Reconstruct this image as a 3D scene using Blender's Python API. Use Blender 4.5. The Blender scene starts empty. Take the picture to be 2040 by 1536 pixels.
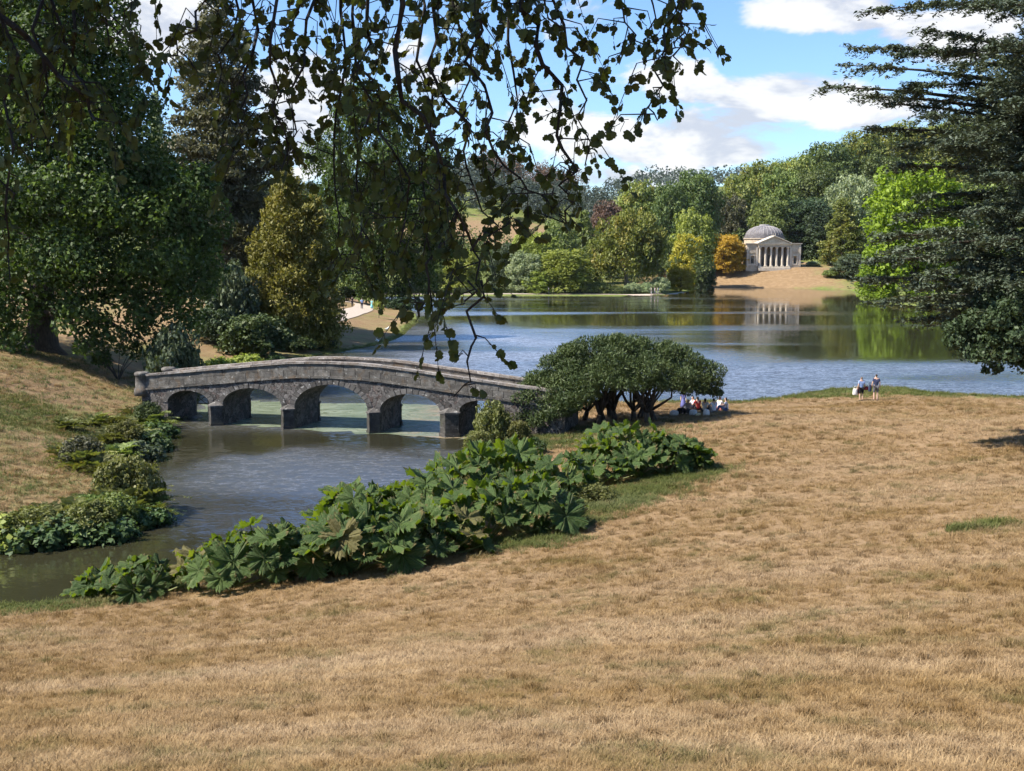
import bpy, math, random
import numpy as np
from mathutils import Vector, Matrix

random.seed(7)
RNG = np.random.default_rng(11)
SC = bpy.context.scene
COL = SC.collection

# ------------------------------------------------------------------ camera, sky, sun, exposure
FPX, EYE = 2200.0, 10.5                      # focal length in photo pixels, eye height above the water
PITCH = math.atan((768 - 500) / FPX)
cam_data = bpy.data.cameras.new('camera')
cam_data.sensor_width = 36.0
cam_data.lens = 36.0 * FPX / 2040.0
cam_data.clip_start = 0.1
cam_data.clip_end = 9000.0
cam = bpy.data.objects.new('camera', cam_data)
COL.objects.link(cam)
cam.location = (0, 0, EYE)
cam.rotation_euler = (math.radians(90) - PITCH, 0, 0)
SC.camera = cam

SUN_AZ = Vector((-0.965, -0.26)).normalized()  # towards the sun, on the ground
SUN_EL = math.radians(49)
sun_dir = Vector((SUN_AZ.x * math.cos(SUN_EL), SUN_AZ.y * math.cos(SUN_EL), math.sin(SUN_EL)))
sun_data = bpy.data.lights.new('sun', 'SUN')
sun_data.energy = 4.6
sun_data.angle = math.radians(0.53)
sun_data.color = (1.0, 0.93, 0.82)
sun = bpy.data.objects.new('sun', sun_data)
COL.objects.link(sun)
sun.rotation_euler = sun_dir.to_track_quat('Z', 'Y').to_euler()
sun.location = (-60, 20, 80)

SC.view_settings.view_transform = 'Standard'
SC.view_settings.look = 'None'
SC.view_settings.gamma = 1.0
SC.view_settings.exposure = 1.25
SC.view_settings.use_curve_mapping = False
SC.render.engine = 'CYCLES'
SC.cycles.use_denoising = True
SC.cycles.use_adaptive_sampling = True
SC.cycles.adaptive_threshold = 0.025
SC.cycles.max_bounces = 6
SC.cycles.diffuse_bounces = 3
SC.cycles.glossy_bounces = 3
SC.cycles.transmission_bounces = 4
SC.cycles.transparent_max_bounces = 4
SC.cycles.caustics_reflective = False
SC.cycles.caustics_refractive = False
SC.cycles.sample_clamp_indirect = 4.0


class NT:
    """short hand for building node trees"""
    def __init__(self, tree):
        self.t = tree
        tree.nodes.clear()

    def n(self, kind, **kw):
        nd = self.t.nodes.new(kind)
        for k, v in kw.items():
            setattr(nd, k, v)
        return nd

    def put(self, sock, v):
        if hasattr(v, 'is_linked'):
            self.t.links.new(v, sock)
        elif v is not None:
            if isinstance(v, (tuple, list)) and hasattr(sock.default_value, '__len__') and len(sock.default_value) == 4 and len(v) == 3:
                v = (*v, 1.0)
            sock.default_value = v

    def math(self, op, a, b=0.0, c=None, clamp=False):
        nd = self.n('ShaderNodeMath', operation=op, use_clamp=clamp)
        self.put(nd.inputs[0], a)
        self.put(nd.inputs[1], b)
        if c is not None:
            self.put(nd.inputs[2], c)
        return nd.outputs[0]

    def vmath(self, op, a, b=None):
        nd = self.n('ShaderNodeVectorMath', operation=op)
        self.put(nd.inputs[0], a)
        if b is not None:
            self.put(nd.inputs[1], b)
        return nd.outputs[0]

    def ramp(self, fac, lo, hi, a=0.0, b=1.0, smooth=True):
        nd = self.n('ShaderNodeMapRange', interpolation_type='SMOOTHSTEP' if smooth else 'LINEAR')
        for s, v in zip(nd.inputs[:5], (fac, lo, hi, a, b)):
            self.put(s, v)
        return nd.outputs[0]

    def mix(self, fac, a, b, blend='MIX'):
        nd = self.n('ShaderNodeMix', data_type='RGBA', blend_type=blend)
        self.put(nd.inputs[0], fac)
        self.put(nd.inputs[6], a)
        self.put(nd.inputs[7], b)
        return nd.outputs[2]

    def noise(self, vec, scale, detail=4.0, rough=0.55, dist=0.0, dim='3D', out=0):
        nd = self.n('ShaderNodeTexNoise', noise_dimensions=dim)
        if vec is not None:
            self.put(nd.inputs['Vector'], vec)
        nd.inputs['Scale'].default_value = scale
        nd.inputs['Detail'].default_value = detail
        nd.inputs['Roughness'].default_value = rough
        nd.inputs['Distortion'].default_value = dist
        return nd.outputs[out]

    def mapping(self, vec, scale=(1, 1, 1), loc=(0, 0, 0), rot=(0, 0, 0)):
        nd = self.n('ShaderNodeMapping')
        self.put(nd.inputs[0], vec)
        nd.inputs[1].default_value = loc
        nd.inputs[2].default_value = rot
        nd.inputs[3].default_value = scale
        return nd.outputs[0]

    def bump(self, height, strength=0.5, dist=0.05):
        nd = self.n('ShaderNodeBump')
        self.put(nd.inputs['Height'], height)
        self.put(nd.inputs['Strength'], strength)
        nd.inputs['Distance'].default_value = dist
        return nd.outputs[0]


world = bpy.data.worlds.new('World')
SC.world = world
world.use_nodes = True
w = NT(world.node_tree)
sky = w.n('ShaderNodeTexSky', sky_type='NISHITA', sun_disc=False)
sky.sun_elevation = SUN_EL
sky.sun_rotation = math.atan2(SUN_AZ.x, SUN_AZ.y)
sky.altitude = 100
sky.air_density = 1.0
sky.dust_density = 0.35
sky.ozone_density = 2.2
geo = w.n('ShaderNodeNewGeometry')
d_in = w.vmath('SCALE', geo.outputs['Incoming'])
d_in.node.inputs['Scale'].default_value = -1.0
sep = w.n('ShaderNodeSeparateXYZ')
w.put(sep.inputs[0], d_in)
dx, dy, dz = sep.outputs
ady = w.math('MAXIMUM', w.math('ABSOLUTE', dy), 0.05)
uu = w.math('DIVIDE', dx, ady)
vv = w.math('DIVIDE', dz, ady)


def sky_uv(px, py):
    a, b = (px - 1020) / FPX, (768 - py) / FPX
    yy = math.cos(PITCH) + b * math.sin(PITCH)
    return a / yy, (-math.sin(PITCH) + b * math.cos(PITCH)) / yy


# heaps of cumulus standing where the afternoon sky has them; the noise carries the field on all round
bias = None
for cx, cy, rx, ry, amp in ((1610, 18, 130, 42, .30), (1590, 195, 140, 52, .36), (1870, 55, 150, 60, .32), (1790, 232, 120, 32, .22),
                            (1330, 275, 190, 46, .34), (1110, 215, 120, 60, .26), (1310, 160, 100, 50, .26), (1440, 312, 150, 26, .24),
                            (1230, 358, 170, 22, .25), (330, 60, 130, 60, .34), (590, 165, 90, 62, .30), (600, 290, 100, 60, .28),
                            (1180, 60, 100, 60, .2), (870, 120, 120, 90, .12)):
    u0, v0 = sky_uv(cx, cy)
    a = w.math('DIVIDE', w.math('SUBTRACT', uu, u0), rx / FPX)
    b = w.math('DIVIDE', w.math('SUBTRACT', vv, v0), ry / FPX)
    r2 = w.math('MULTIPLY_ADD', a, a, w.math('MULTIPLY', b, b))
    g = w.math('MULTIPLY', w.math('SUBTRACT', 1.0, w.math('MULTIPLY', r2, 0.5), clamp=True), amp)
    bias = g if bias is None else w.math('ADD', bias, g)
bias = w.math('MINIMUM', bias, 0.36)


def cloud_density(shift, detail):
    p = w.mapping(d_in, scale=(1.0, 1.0, 2.1), loc=shift)
    return w.math('ADD', w.noise(p, 9.5, detail, 0.62, 0.25), bias)


d0 = cloud_density((0, 0, 0), 6.0)
d1 = cloud_density((-0.014, 0.006, 0.055), 4.0)
cover = w.math('MULTIPLY', w.ramp(d0, 0.60, 0.75), w.ramp(dz, 0.22, 0.50, 1.0, 0.35))
lit = w.ramp(w.math('SUBTRACT', d0, d1), -0.09, 0.10)
cloud_c = w.mix(lit, (3.0, 3.2, 3.65), (4.7, 4.68, 4.65))
tint = w.mix(1.0, sky.outputs[0], (0.67, 0.815, 1.0), 'MULTIPLY')
sky_c = w.mix(w.math('MULTIPLY', cover, 0.93), tint, cloud_c)
bg = w.n('ShaderNodeBackground')
w.put(bg.inputs[0], sky_c)
bg.inputs[1].default_value = 0.095
wo = w.n('ShaderNodeOutputWorld')
w.put(wo.inputs[0], bg.outputs[0])
world.cycles.sampling_method = 'NONE'


# ------------------------------------------------------------------ helpers
def ray(px, py):
    a, b = (px - 1020) / FPX, (768 - py) / FPX
    return np.array([a, math.cos(PITCH) + b * math.sin(PITCH), -math.sin(PITCH) + b * math.cos(PITCH)])


def at_z(px, py, z=0.0):
    d = ray(px, py)
    return np.array([0, 0, EYE]) + d * ((z - EYE) / d[2])


def at_y(px, py, y):
    d = ray(px, py)
    return np.array([0, 0, EYE]) + d * (y / d[1])


def sstep(a, b, x):
    t = np.clip((np.asarray(x, float) - a) / (b - a), 0, 1)
    return t * t * (3 - 2 * t)


def tag(o, label=None, cat=None, group=None, kind=None):
    if label:
        o['label'] = label
    if cat:
        o['category'] = cat
    if group:
        o['group'] = group
    if kind:
        o['kind'] = kind
    return o


def link(name, data, parent=None, loc=None, rot=None, scale=None):
    o = bpy.data.objects.new(name, data)
    COL.objects.link(o)
    o.parent = parent
    if loc is not None:
        o.location = loc
    if rot is not None:
        o.rotation_euler = rot
    if scale is not None:
        o.scale = scale
    return o


def empty(name, loc=(0, 0, 0), rz=0.0):
    return link(name, None, None, loc, (0, 0, rz))


def np_mesh(name, V, F, mat=None, smooth=False):
    """V (n,3) array; F list of faces or an (m,k) array"""
    me = bpy.data.meshes.new(name)
    V = np.asarray(V, np.float32)
    if isinstance(F, np.ndarray):
        m, k = F.shape
        me.vertices.add(len(V))
        me.vertices.foreach_set('co', V.ravel())
        me.loops.add(m * k)
        me.loops.foreach_set('vertex_index', F.ravel().astype(np.int32))
        me.polygons.add(m)
        me.polygons.foreach_set('loop_start', np.arange(0, m * k, k, dtype=np.int32))
        me.polygons.foreach_set('loop_total', np.full(m, k, np.int32))
        me.update(calc_edges=True)
    else:
        me.from_pydata(V.tolist(), [], F)
        me.update()
    if smooth:
        me.polygons.foreach_set('use_smooth', np.ones(len(me.polygons), bool))
    if mat:
        me.materials.append(mat)
    return me


class MB:
    """collects boxes, prisms and tubes into one mesh"""
    def __init__(self):
        self.v, self.f = [], []

    def add(self, V, F):
        o = len(self.v)
        self.v += [tuple(p) for p in V]
        self.f += [tuple(i + o for i in q) for q in F]
        return self

    def box(self, c, s, rot=None, taper=1.0):
        x, y, z = s[0] / 2, s[1] / 2, s[2] / 2
        V = [(-x, -y, -z), (x, -y, -z), (x, y, -z), (-x, y, -z),
             (-x * taper, -y * taper, z), (x * taper, -y * taper, z), (x * taper, y * taper, z), (-x * taper, y * taper, z)]
        if rot is not None:
            V = [tuple(rot @ Vector(p)) for p in V]
        V = [(p[0] + c[0], p[1] + c[1], p[2] + c[2]) for p in V]
        return self.add(V, [(3, 2, 1, 0), (4, 5, 6, 7), (0, 1, 5, 4), (1, 2, 6, 5), (2, 3, 7, 6), (3, 0, 4, 7)])

    def hexa(self, V):
        return self.add(V, [(3, 2, 1, 0), (4, 5, 6, 7), (0, 1, 5, 4), (1, 2, 6, 5), (2, 3, 7, 6), (3, 0, 4, 7)])

    def tube(self, pts, radii, k=6):
        pts = [Vector(p) for p in pts]
        V, F = [], []
        up = Vector((0.31, 0.17, 0.93))
        for i, p in enumerate(pts):
            t = (pts[min(i + 1, len(pts) - 1)] - pts[max(i - 1, 0)])
            if t.length < 1e-9:
                t = Vector((0, 0, 1))
            t.normalize()
            a = t.cross(up)
            if a.length < 0.05:
                a = t.cross(Vector((1, 0, 0)))
            a.normalize()
            b = t.cross(a)
            for j in range(k):
                g = 2 * math.pi * j / k
                V.append(p + (a * math.cos(g) + b * math.sin(g)) * radii[i])
        n = len(pts)
        for i in range(n - 1):
            for j in range(k):
                F.append((i * k + j, i * k + (j + 1) % k, (i + 1) * k + (j + 1) % k, (i + 1) * k + j))
        F.append(tuple(range(k - 1, -1, -1)))
        F.append(tuple(range((n - 1) * k, n * k)))
        return self.add(V, F)

    def lathe(self, prof, k=24, c=(0, 0, 0), a0=0.0, a1=2 * math.pi):
        full = abs(a1 - a0 - 2 * math.pi) < 1e-6
        m = k if full else k + 1
        V, F = [], []
        for r, z in prof:
            for j in range(m):
                g = a0 + (a1 - a0) * j / k
                V.append((c[0] + r * math.cos(g), c[1] + r * math.sin(g), c[2] + z))
        for i in range(len(prof) - 1):
            for j in range(k):
                j2 = (j + 1) % m
                F.append((i * m + j, i * m + j2, (i + 1) * m + j2, (i + 1) * m + j))
        return self.add(V, F)

    def mesh(self, name, mat=None, smooth=False):
        return np_mesh(name, np.array(self.v, float).reshape(-1, 3), self.f, mat, smooth)

    def obj(self, name, mat=None, parent=None, smooth=False, **kw):
        return link(name, self.mesh(name, mat, smooth), parent, **kw)


# ------------------------------------------------------------------ materials
def new_mat(name):
    m = bpy.data.materials.new(name)
    m.use_nodes = True
    t = NT(m.node_tree)
    out = t.n('ShaderNodeOutputMaterial')
    return m, t, out


def principled(t, color, rough=0.8, normal=None, spec=0.3, metallic=0.0):
    p = t.n('ShaderNodeBsdfPrincipled')
    t.put(p.inputs['Base Color'], color)
    t.put(p.inputs['Roughness'], rough)
    t.put(p.inputs['Specular IOR Level'], spec)
    t.put(p.inputs['Metallic'], metallic)
    if normal is not None:
        t.put(p.inputs['Normal'], normal)
    return p


def plain(name, c, rough=0.8, var=0.25, scale=6.0, spec=0.25, bump=0.0):
    m, t, out = new_mat(name)
    tc = t.n('ShaderNodeTexCoord').outputs['Object']
    nz = t.noise(tc, scale, 5.0, 0.6)
    dark = tuple(x * (1 - var) for x in c)
    lite = tuple(min(1, x * (1 + var)) for x in c)
    col = t.mix(t.ramp(nz, 0.3, 0.7), dark, lite)
    p = principled(t, col, rough, t.bump(nz, bump, 0.02) if bump else None, spec)
    t.put(out.inputs[0], p.outputs[0])
    return m


def leaf_mat(name, dark, lite, trans=0.3, spot=None, spot_amt=0.0, gloss=0.25, patch=0.35):
    """foliage: every leaf its own tone, broad patches of tone through a crown, light passing through"""
    m, t, out = new_mat(name)
    g = t.n('ShaderNodeNewGeometry')
    rnd = g.outputs['Random Per Island']
    oi = t.n('ShaderNodeObjectInfo').outputs['Random']
    pos = g.outputs['Position']
    nz = t.noise(pos, patch, 3.0, 0.6)
    f = t.math('ADD', t.math('MULTIPLY', rnd, 0.55), t.math('MULTIPLY', t.ramp(nz, 0.35, 0.65), 0.45))
    col = t.mix(f, dark, lite)
    if spot:
        s = t.math('MULTIPLY', t.ramp(t.noise(pos, patch * 1.7, 2.0), 0.5, 0.66), spot_amt)
        s = t.math('MULTIPLY', s, t.ramp(rnd, 0.1, 0.9))
        col = t.mix(s, col, spot)
    hs = t.n('ShaderNodeHueSaturation')
    t.put(hs.inputs['Color'], col)
    t.put(hs.inputs['Hue'], t.math('ADD', 0.488, t.math('MULTIPLY', oi, 0.024)))
    t.put(hs.inputs['Value'], t.math('ADD', 0.88, t.math('MULTIPLY', oi, 0.24)))
    p = principled(t, hs.outputs[0], 0.55, None, gloss)
    tr = t.n('ShaderNodeBsdfTranslucent')
    warm = t.mix(1.0, hs.outputs[0], (1.25, 1.3, 0.55), 'MULTIPLY')
    t.put(tr.inputs[0], warm)
    mx = t.n('ShaderNodeMixShader')
    mx.inputs[0].default_value = min(.5, trans)
    t.put(mx.inputs[1], p.outputs[0])
    t.put(mx.inputs[2], tr.outputs[0])
    t.put(out.inputs[0], mx.outputs[0])
    return m


def bark_mat(name, c):
    m, t, out = new_mat(name)
    tc = t.n('ShaderNodeTexCoord').outputs['Object']
    v = t.mapping(tc, scale=(3, 3, 0.6))
    nz = t.noise(v, 3.0, 6.0, 0.65)
    col = t.mix(t.ramp(nz, 0.3, 0.7), tuple(x * 0.5 for x in c), tuple(x * 1.4 for x in c))
    p = principled(t, col, 0.9, t.bump(nz, 0.8, 0.05), 0.15)
    t.put(out.inputs[0], p.outputs[0])
    return m


def stone_mat(name, base, dark, lichen, lichen_amt=0.6, block=2.0, moss=None, moss_amt=0.0, rubble=False):
    m, t, out = new_mat(name)
    tc = t.n('ShaderNodeTexCoord').outputs['Object']
    oi = t.n('ShaderNodeObjectInfo').outputs['Random']
    n1 = t.noise(tc, 1.1 * block, 6.0, 0.65)
    n2 = t.noise(tc, 7.0 * block, 5.0, 0.7)
    n3 = t.noise(tc, 3.1 * block, 6.0, 0.7, 0.6)
    col = t.mix(t.ramp(n1, 0.32, 0.68), dark, base)
    col = t.mix(t.math('MULTIPLY', t.ramp(n2, 0.45, 0.75), 0.5), col, tuple(x * 1.5 for x in base))
    col = t.mix(t.math('MULTIPLY', oi, 0.6), col, dark)
    h = n2
    if rubble:
        vo = t.n('ShaderNodeTexVoronoi', feature='DISTANCE_TO_EDGE')
        t.put(vo.inputs['Vector'], t.mapping(t.vmath('ADD', tc, t.vmath('SCALE', t.noise(tc, 3.0, 2.0, out=1))), scale=(2.6, 2.6, 4.2)))
        vo.inputs['Scale'].default_value = 1.0
        vc = t.n('ShaderNodeTexVoronoi', feature='F1')
        t.put(vc.inputs['Vector'], vo.inputs['Vector'].links[0].from_socket)
        vc.inputs['Scale'].default_value = 1.0
        tone = t.n('ShaderNodeSeparateColor')
        t.put(tone.inputs[0], vc.outputs['Color'])
        col = t.mix(t.ramp(tone.outputs[0], 0.0, 1.0, 0.0, 0.75), col, tuple(x * 2.0 for x in base))
        col = t.mix(t.ramp(tone.outputs[1], 0.75, 0.92, 0.0, 0.45), col, (base[0] * 1.5, base[1] * 1.1, base[2] * 1.0))
        joint = t.ramp(vo.outputs[0], 0.0, 0.07)
        col = t.mix(joint, tuple(x * 0.45 for x in dark), col)
        h = t.math('ADD', t.math('MULTIPLY', joint, 1.5), t.math('MULTIPLY', n2, 0.4))
    col = t.mix(t.math('MULTIPLY', t.ramp(n3, 0.58, 0.68), lichen_amt), col, lichen)
    if moss:
        col = t.mix(t.math('MULTIPLY', t.ramp(t.noise(tc, 0.9 * block, 5.0, 0.6), 0.52, 0.66), moss_amt), col, moss)
    p = principled(t, col, 0.92, t.bump(h, 0.6, 0.04), 0.2)
    t.put(out.inputs[0], p.outputs[0])
    return m


M = {}
M['bark'] = bark_mat('bark', (0.075, 0.062, 0.050))
M['bark_pale'] = bark_mat('bark_pale', (0.20, 0.17, 0.14))
M['bark_twig'] = bark_mat('bark_twig', (0.030, 0.026, 0.022))
M['wood'] = plain('wood', (0.22, 0.19, 0.16), 0.85, 0.35, 9.0)
M['stone_wall'] = stone_mat('stone_wall', (0.092, 0.084, 0.078), (0.034, 0.031, 0.029), (0.36, 0.35, 0.33), 0.5, 1.6, rubble=True)
M['stone_dark'] = stone_mat('stone_dark', (0.095, 0.088, 0.080), (0.026, 0.024, 0.021), (0.34, 0.34, 0.31), 0.6, 2.2, (0.04, 0.045, 0.02), 0.4)
M['stone_vous'] = stone_mat('stone_vous', (0.15, 0.14, 0.13), (0.050, 0.046, 0.042), (0.55, 0.54, 0.51), 0.9, 1.2)
M['stone_para'] = stone_mat('stone_para', (0.18, 0.168, 0.150), (0.058, 0.053, 0.047), (0.42, 0.41, 0.37), 0.75, 2.0, (0.12, 0.072, 0.034), 0.45)
M['stone_cope'] = stone_mat('stone_cope', (0.32, 0.295, 0.27), (0.13, 0.11, 0.095), (0.60, 0.58, 0.55), 0.9, 2.6, (0.17, 0.11, 0.055), 0.4)
M['limestone'] = stone_mat('limestone', (0.58, 0.50, 0.39), (0.38, 0.31, 0.23), (0.26, 0.22, 0.18), 0.55, 0.8)
M['limestone_clean'] = stone_mat('limestone_clean', (0.64, 0.57, 0.47), (0.46, 0.40, 0.32), (0.38, 0.33, 0.27), 0.4, 0.9)
M['portico_wall'] = stone_mat('portico_wall', (0.34, 0.28, 0.24), (0.22, 0.18, 0.15), (0.40, 0.35, 0.30), 0.3, 0.6)
M['lead'] = plain('lead', (0.155, 0.145, 0.150), 0.8, 0.25, 1.2, 0.15)
M['lead_seam'] = plain('lead_seam', (0.34, 0.32, 0.32), 0.75, 0.15, 2.0, 0.15)
M['bronze'] = plain('bronze', (0.035, 0.032, 0.030), 0.6, 0.3, 3.0)
M['gravel'] = plain('gravel', (0.44, 0.37, 0.30), 0.95, 0.15, 4.0)

# ------------------------------------------------------------------ terrain and water
SHORE_PX = [(-500, 1135), (-250, 1118), (0, 1100), (143, 1086), (240, 1078), (322, 1046), (318, 1015), (290, 985), (266, 955), (262, 938), (296, 926),
            (328, 890), (336, 862), (340, 846), (388, 826), (398, 790), (420, 752), (480, 732), (560, 722), (610, 713), (668, 704), (740, 691), (795, 676),
            (815, 657), (835, 640), (828, 622), (815, 608), (770, 597), (760, 591), (820, 589.5), (1000, 591), (1200, 590.5), (1310, 589), (1360, 585),
            (1384, 579), (1396, 574), (1440, 573.5), (1560, 575), (1660, 577), (1697, 578.5), (1706, 590), (1714, 601), (1770, 606), (1860, 613),
            (1960, 622), (2110, 640), (2350, 668), (2700, 720), (2700, 830), (2300, 803), (2040, 792), (1900, 787), (1820, 776), (1760, 771),
            (1700, 772), (1640, 777), (1570, 790), (1490, 799), (1400, 801), (1280, 800), (1160, 802), (1080, 806), (1040, 818), (1010, 846),
            (985, 868), (948, 886), (930, 905), (912, 945), (850, 975), (760, 1005), (690, 1030), (610, 1068), (500, 1108), (400, 1142), (300, 1172),
            (190, 1194), (90, 1203), (0, 1207), (-250, 1222), (-500, 1240)]
_P = np.array([at_z(*p)[:2] for p in SHORE_PX])
for _ in range(2):                                            # corner cutting rounds the banks
    q = np.empty((len(_P) * 2, 2))
    nx = np.roll(_P, -1, 0)
    q[0::2], q[1::2] = _P * .75 + nx * .25, _P * .25 + nx * .75
    _P = q
SHORE = _P


def water_dist(x, y):
    """signed distance to the water's edge: positive on land"""
    x = np.asarray(x, float)
    y = np.asarray(y, float)
    best = np.full(x.shape, 1e9)
    inside = np.zeros(x.shape, bool)
    n = len(SHORE)
    for i in range(n):
        ax, ay = SHORE[i]
        bx, by = SHORE[(i + 1) % n]
        ex, ey = bx - ax, by - ay
        L = ex * ex + ey * ey + 1e-12
        t = np.clip(((x - ax) * ex + (y - ay) * ey) / L, 0, 1)
        best = np.minimum(best, (x - ax - t * ex) ** 2 + (y - ay - t * ey) ** 2)
        c = ((ay > y) != (by > y))
        with np.errstate(divide='ignore', invalid='ignore'):
            xi = ax + (y - ay) * ex / (ey if abs(ey) > 1e-12 else 1e-12)
        inside ^= c & (x < xi)
    d = np.sqrt(best)
    return np.where(inside, -d, d)


def lumps(x, y):
    return (np.sin(x * .31 + 1.3 * np.sin(y * .23)) * np.cos(y * .27 + .8 * np.sin(x * .19)))


def height(x, y):
    sd = water_dist(x, y)
    dc = np.hypot(0.55 * x, np.maximum(y, 0))
    s = np.maximum(sd, 0)
    t = s / (s + dc + 1e-6)
    z = 0.10 * sstep(0, .5, s) + 8.8 * t ** 1.30
    g = lambda cx, cy, rx, ry: np.exp(-((x - cx) / rx) ** 2 - ((y - cy) / ry) ** 2)
    up = sstep(0, 14, s)
    z = z + up * (2.0 * g(-36, 70, 26, 30) + 1.2 * g(-30, 130, 26, 45) + 9 * g(-110, 170, 55, 90))
    z = z + sstep(0, 24, s) * (6.6 * g(76, 345, 40, 29))
    z = z + sstep(0, 40, s) * (40 * sstep(60, 230, x) * sstep(300, 470, y) + 3 * g(125, 240, 40, 60))
    z = z + sstep(0, 60, s) * (sstep(320, 520, y) * 10 + 48 * g(-18, 760, 95, 170) + 26 * g(-190, 520, 120, 150) + 58 * sstep(1100, 1800, y))
    z = z + .05 * lumps(x, y) * sstep(1, 6, s) + .12 * lumps(x * .35 + 3, y * .35) * sstep(2, 9, s)
    return np.where(sd < 0, -np.minimum(2.2, 0.06 + 0.55 * -sd), z), sd


ANG = np.radians(np.concatenate([np.arange(-180, -44, 4.0), np.arange(-44, 44.01, 0.25), np.arange(48, 180.1, 4.0)]))
RAD = np.concatenate([[0.02], 0.6 * 1.028 ** np.arange(0, 300)])
_gx = np.sin(ANG)[:, None] * RAD[None, :]
_gy = np.cos(ANG)[:, None] * RAD[None, :]
GZ, GSD = height(_gx, _gy)


def ground_z(x, y):
    a = math.atan2(x, y)
    r = max(math.hypot(x, y), 0.6)
    i = int(np.clip(np.searchsorted(ANG, a) - 1, 0, len(ANG) - 2))
    fi = (a - ANG[i]) / (ANG[i + 1] - ANG[i])
    j = int(np.clip(np.searchsorted(RAD, r) - 1, 0, len(RAD) - 2))
    fj = (r - RAD[j]) / (RAD[j + 1] - RAD[j])
    return float((GZ[i, j] * (1 - fj) + GZ[i, j + 1] * fj) * (1 - fi) + (GZ[i + 1, j] * (1 - fj) + GZ[i + 1, j + 1] * fj) * fi)


def ground_zs(x, y):
    a = np.arctan2(x, y)
    r = np.maximum(np.hypot(x, y), 0.6)
    i = np.clip(np.searchsorted(ANG, a) - 1, 0, len(ANG) - 2)
    fi = (a - ANG[i]) / (ANG[i + 1] - ANG[i])
    j = np.clip(np.searchsorted(RAD, r) - 1, 0, len(RAD) - 2)
    fj = (r - RAD[j]) / (RAD[j + 1] - RAD[j])
    return (GZ[i, j] * (1 - fj) + GZ[i, j + 1] * fj) * (1 - fi) + (GZ[i + 1, j] * (1 - fj) + GZ[i + 1, j + 1] * fj) * fi


def on_ground(px, py, r0=3.0, r1=1500.0):
    d = ray(px, py)
    h = math.hypot(d[0], d[1])
    r, step = r0, 0.25
    while r < r1:
        p = np.array([0, 0, EYE]) + d * (r / h)
        if p[2] <= max(ground_z(p[0], p[1]), 0.0):
            return np.array([p[0], p[1], ground_z(p[0], p[1])])
        r += step
        step = max(.25, r * .004)
    return p


def spot(px, y):
    """the ground straight under picture column px at distance y"""
    x = (px - 1020) / FPX / math.cos(PITCH) * y
    return np.array([x, y, ground_z(x, y)])


# ground sheet
na, nr = GZ.shape
gv = np.stack([_gx, _gy, GZ], -1).reshape(-1, 3)
ii, jj = np.meshgrid(np.arange(na - 1), np.arange(nr - 1), indexing='ij')
gf = np.stack([ii * nr + jj, ii * nr + jj + 1, (ii + 1) * nr + jj + 1, (ii + 1) * nr + jj], -1).reshape(-1, 4)

m, t, out = new_mat('turf')
tc = t.n('ShaderNodeNewGeometry').outputs['Position']
at = t.n('ShaderNodeAttribute', attribute_name='green')
n_big = t.noise(tc, 0.16, 4.0, 0.6)
n_mid = t.noise(tc, 0.9, 5.0, 0.6)
n_fin = t.noise(tc, 9.0, 6.0, 0.7)
n_gr = t.noise(t.mapping(tc, scale=(1, .6, 1)), 3.2, 6.0, 0.75)
dry = t.mix(t.ramp(n_mid, .3, .72), (0.176, 0.110, 0.053), (0.270, 0.182, 0.100))
dry = t.mix(t.math('MULTIPLY', t.ramp(n_fin, .35, .7), .45), dry, (0.325, 0.236, 0.145))
dry = t.mix(t.math('MULTIPLY', t.ramp(n_gr, .56, .72), .55), dry, (0.111, 0.073, 0.031))
gre = t.mix(t.ramp(n_mid, .3, .7), (.075, .11, .025), (.165, .195, .055))
gre = t.mix(t.math('MULTIPLY', t.ramp(n_fin, .4, .7), .5), gre, (.21, .20, .075))
fac = t.math('ADD', at.outputs['Fac'], t.math('MULTIPLY', t.math('SUBTRACT', n_big, .5), 1.1))
fac = t.math('ADD', fac, t.math('MULTIPLY', t.math('SUBTRACT', n_mid, .5), .55))
col = t.mix(t.ramp(fac, .22, .78), dry, gre)
bed = t.ramp(t.n('ShaderNodeSeparateXYZ').outputs[2], -.25, .03)
t.put(bed.node.inputs[0].links[0].from_node.inputs[0], tc)
col = t.mix(bed, (.055, .045, .022), col)
hgt = t.math('ADD', t.math('MULTIPLY', n_gr, .6), t.math('MULTIPLY', n_fin, .5))
t.put(out.inputs[0], principled(t, col, .95, t.bump(hgt, .9, .12), .1).outputs[0])
M['turf'] = m

green = np.clip(1.15 - GSD / 2.2, 0, 1.1) * .9
g2 = lambda cx, cy, rx, ry: np.exp(-((_gx - cx) / rx) ** 2 - ((_gy - cy) / ry) ** 2)
green = np.maximum(green, .55 * g2(-24, 60, 7, 9) + .6 * g2(-37, 62, 10, 5))
green = np.maximum(green, 1.0 * ((_gy > 225) & (_gy < 300) & (GSD > 0) & (_gx > -60)))
for vx, vy, vr in ((1130, 1045, 1.0), (1200, 1008, 1.3), (1260, 982, 1.3), (1330, 958, 1.2), (1390, 940, 1.0), (1150, 870, 3.0), (1060, 880, 2.5)):
    vp = on_ground(vx, vy)
    green = np.maximum(green, .95 * g2(vp[0], vp[1], vr * 1.3, vr))
green = np.maximum(green, .80 * g2(26, 81, 13, 4.5))
green = np.where((_gx > 55) & (_gy > 150) & (_gy < 300), 1.0, green)
green = np.maximum(green, .45 * g2(-20, 122, 12, 14) + .5 * g2(-30, 95, 12, 14))
green = np.where(_gy > 300, np.maximum(green, .9 - .95 * np.exp(-((_gx - 68) / 34) ** 2 - ((_gy - 324) / 28) ** 2) - 1.0 * np.exp(-((_gx + 8) / 70) ** 2 - ((_gy - 500) / 60) ** 2)), green)
green = np.maximum(green, .37 * ((_gx < -15) & (_gy > 36) & (_gy < 200)))
me = np_mesh('ground', gv, gf, M['turf'], True)
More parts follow.
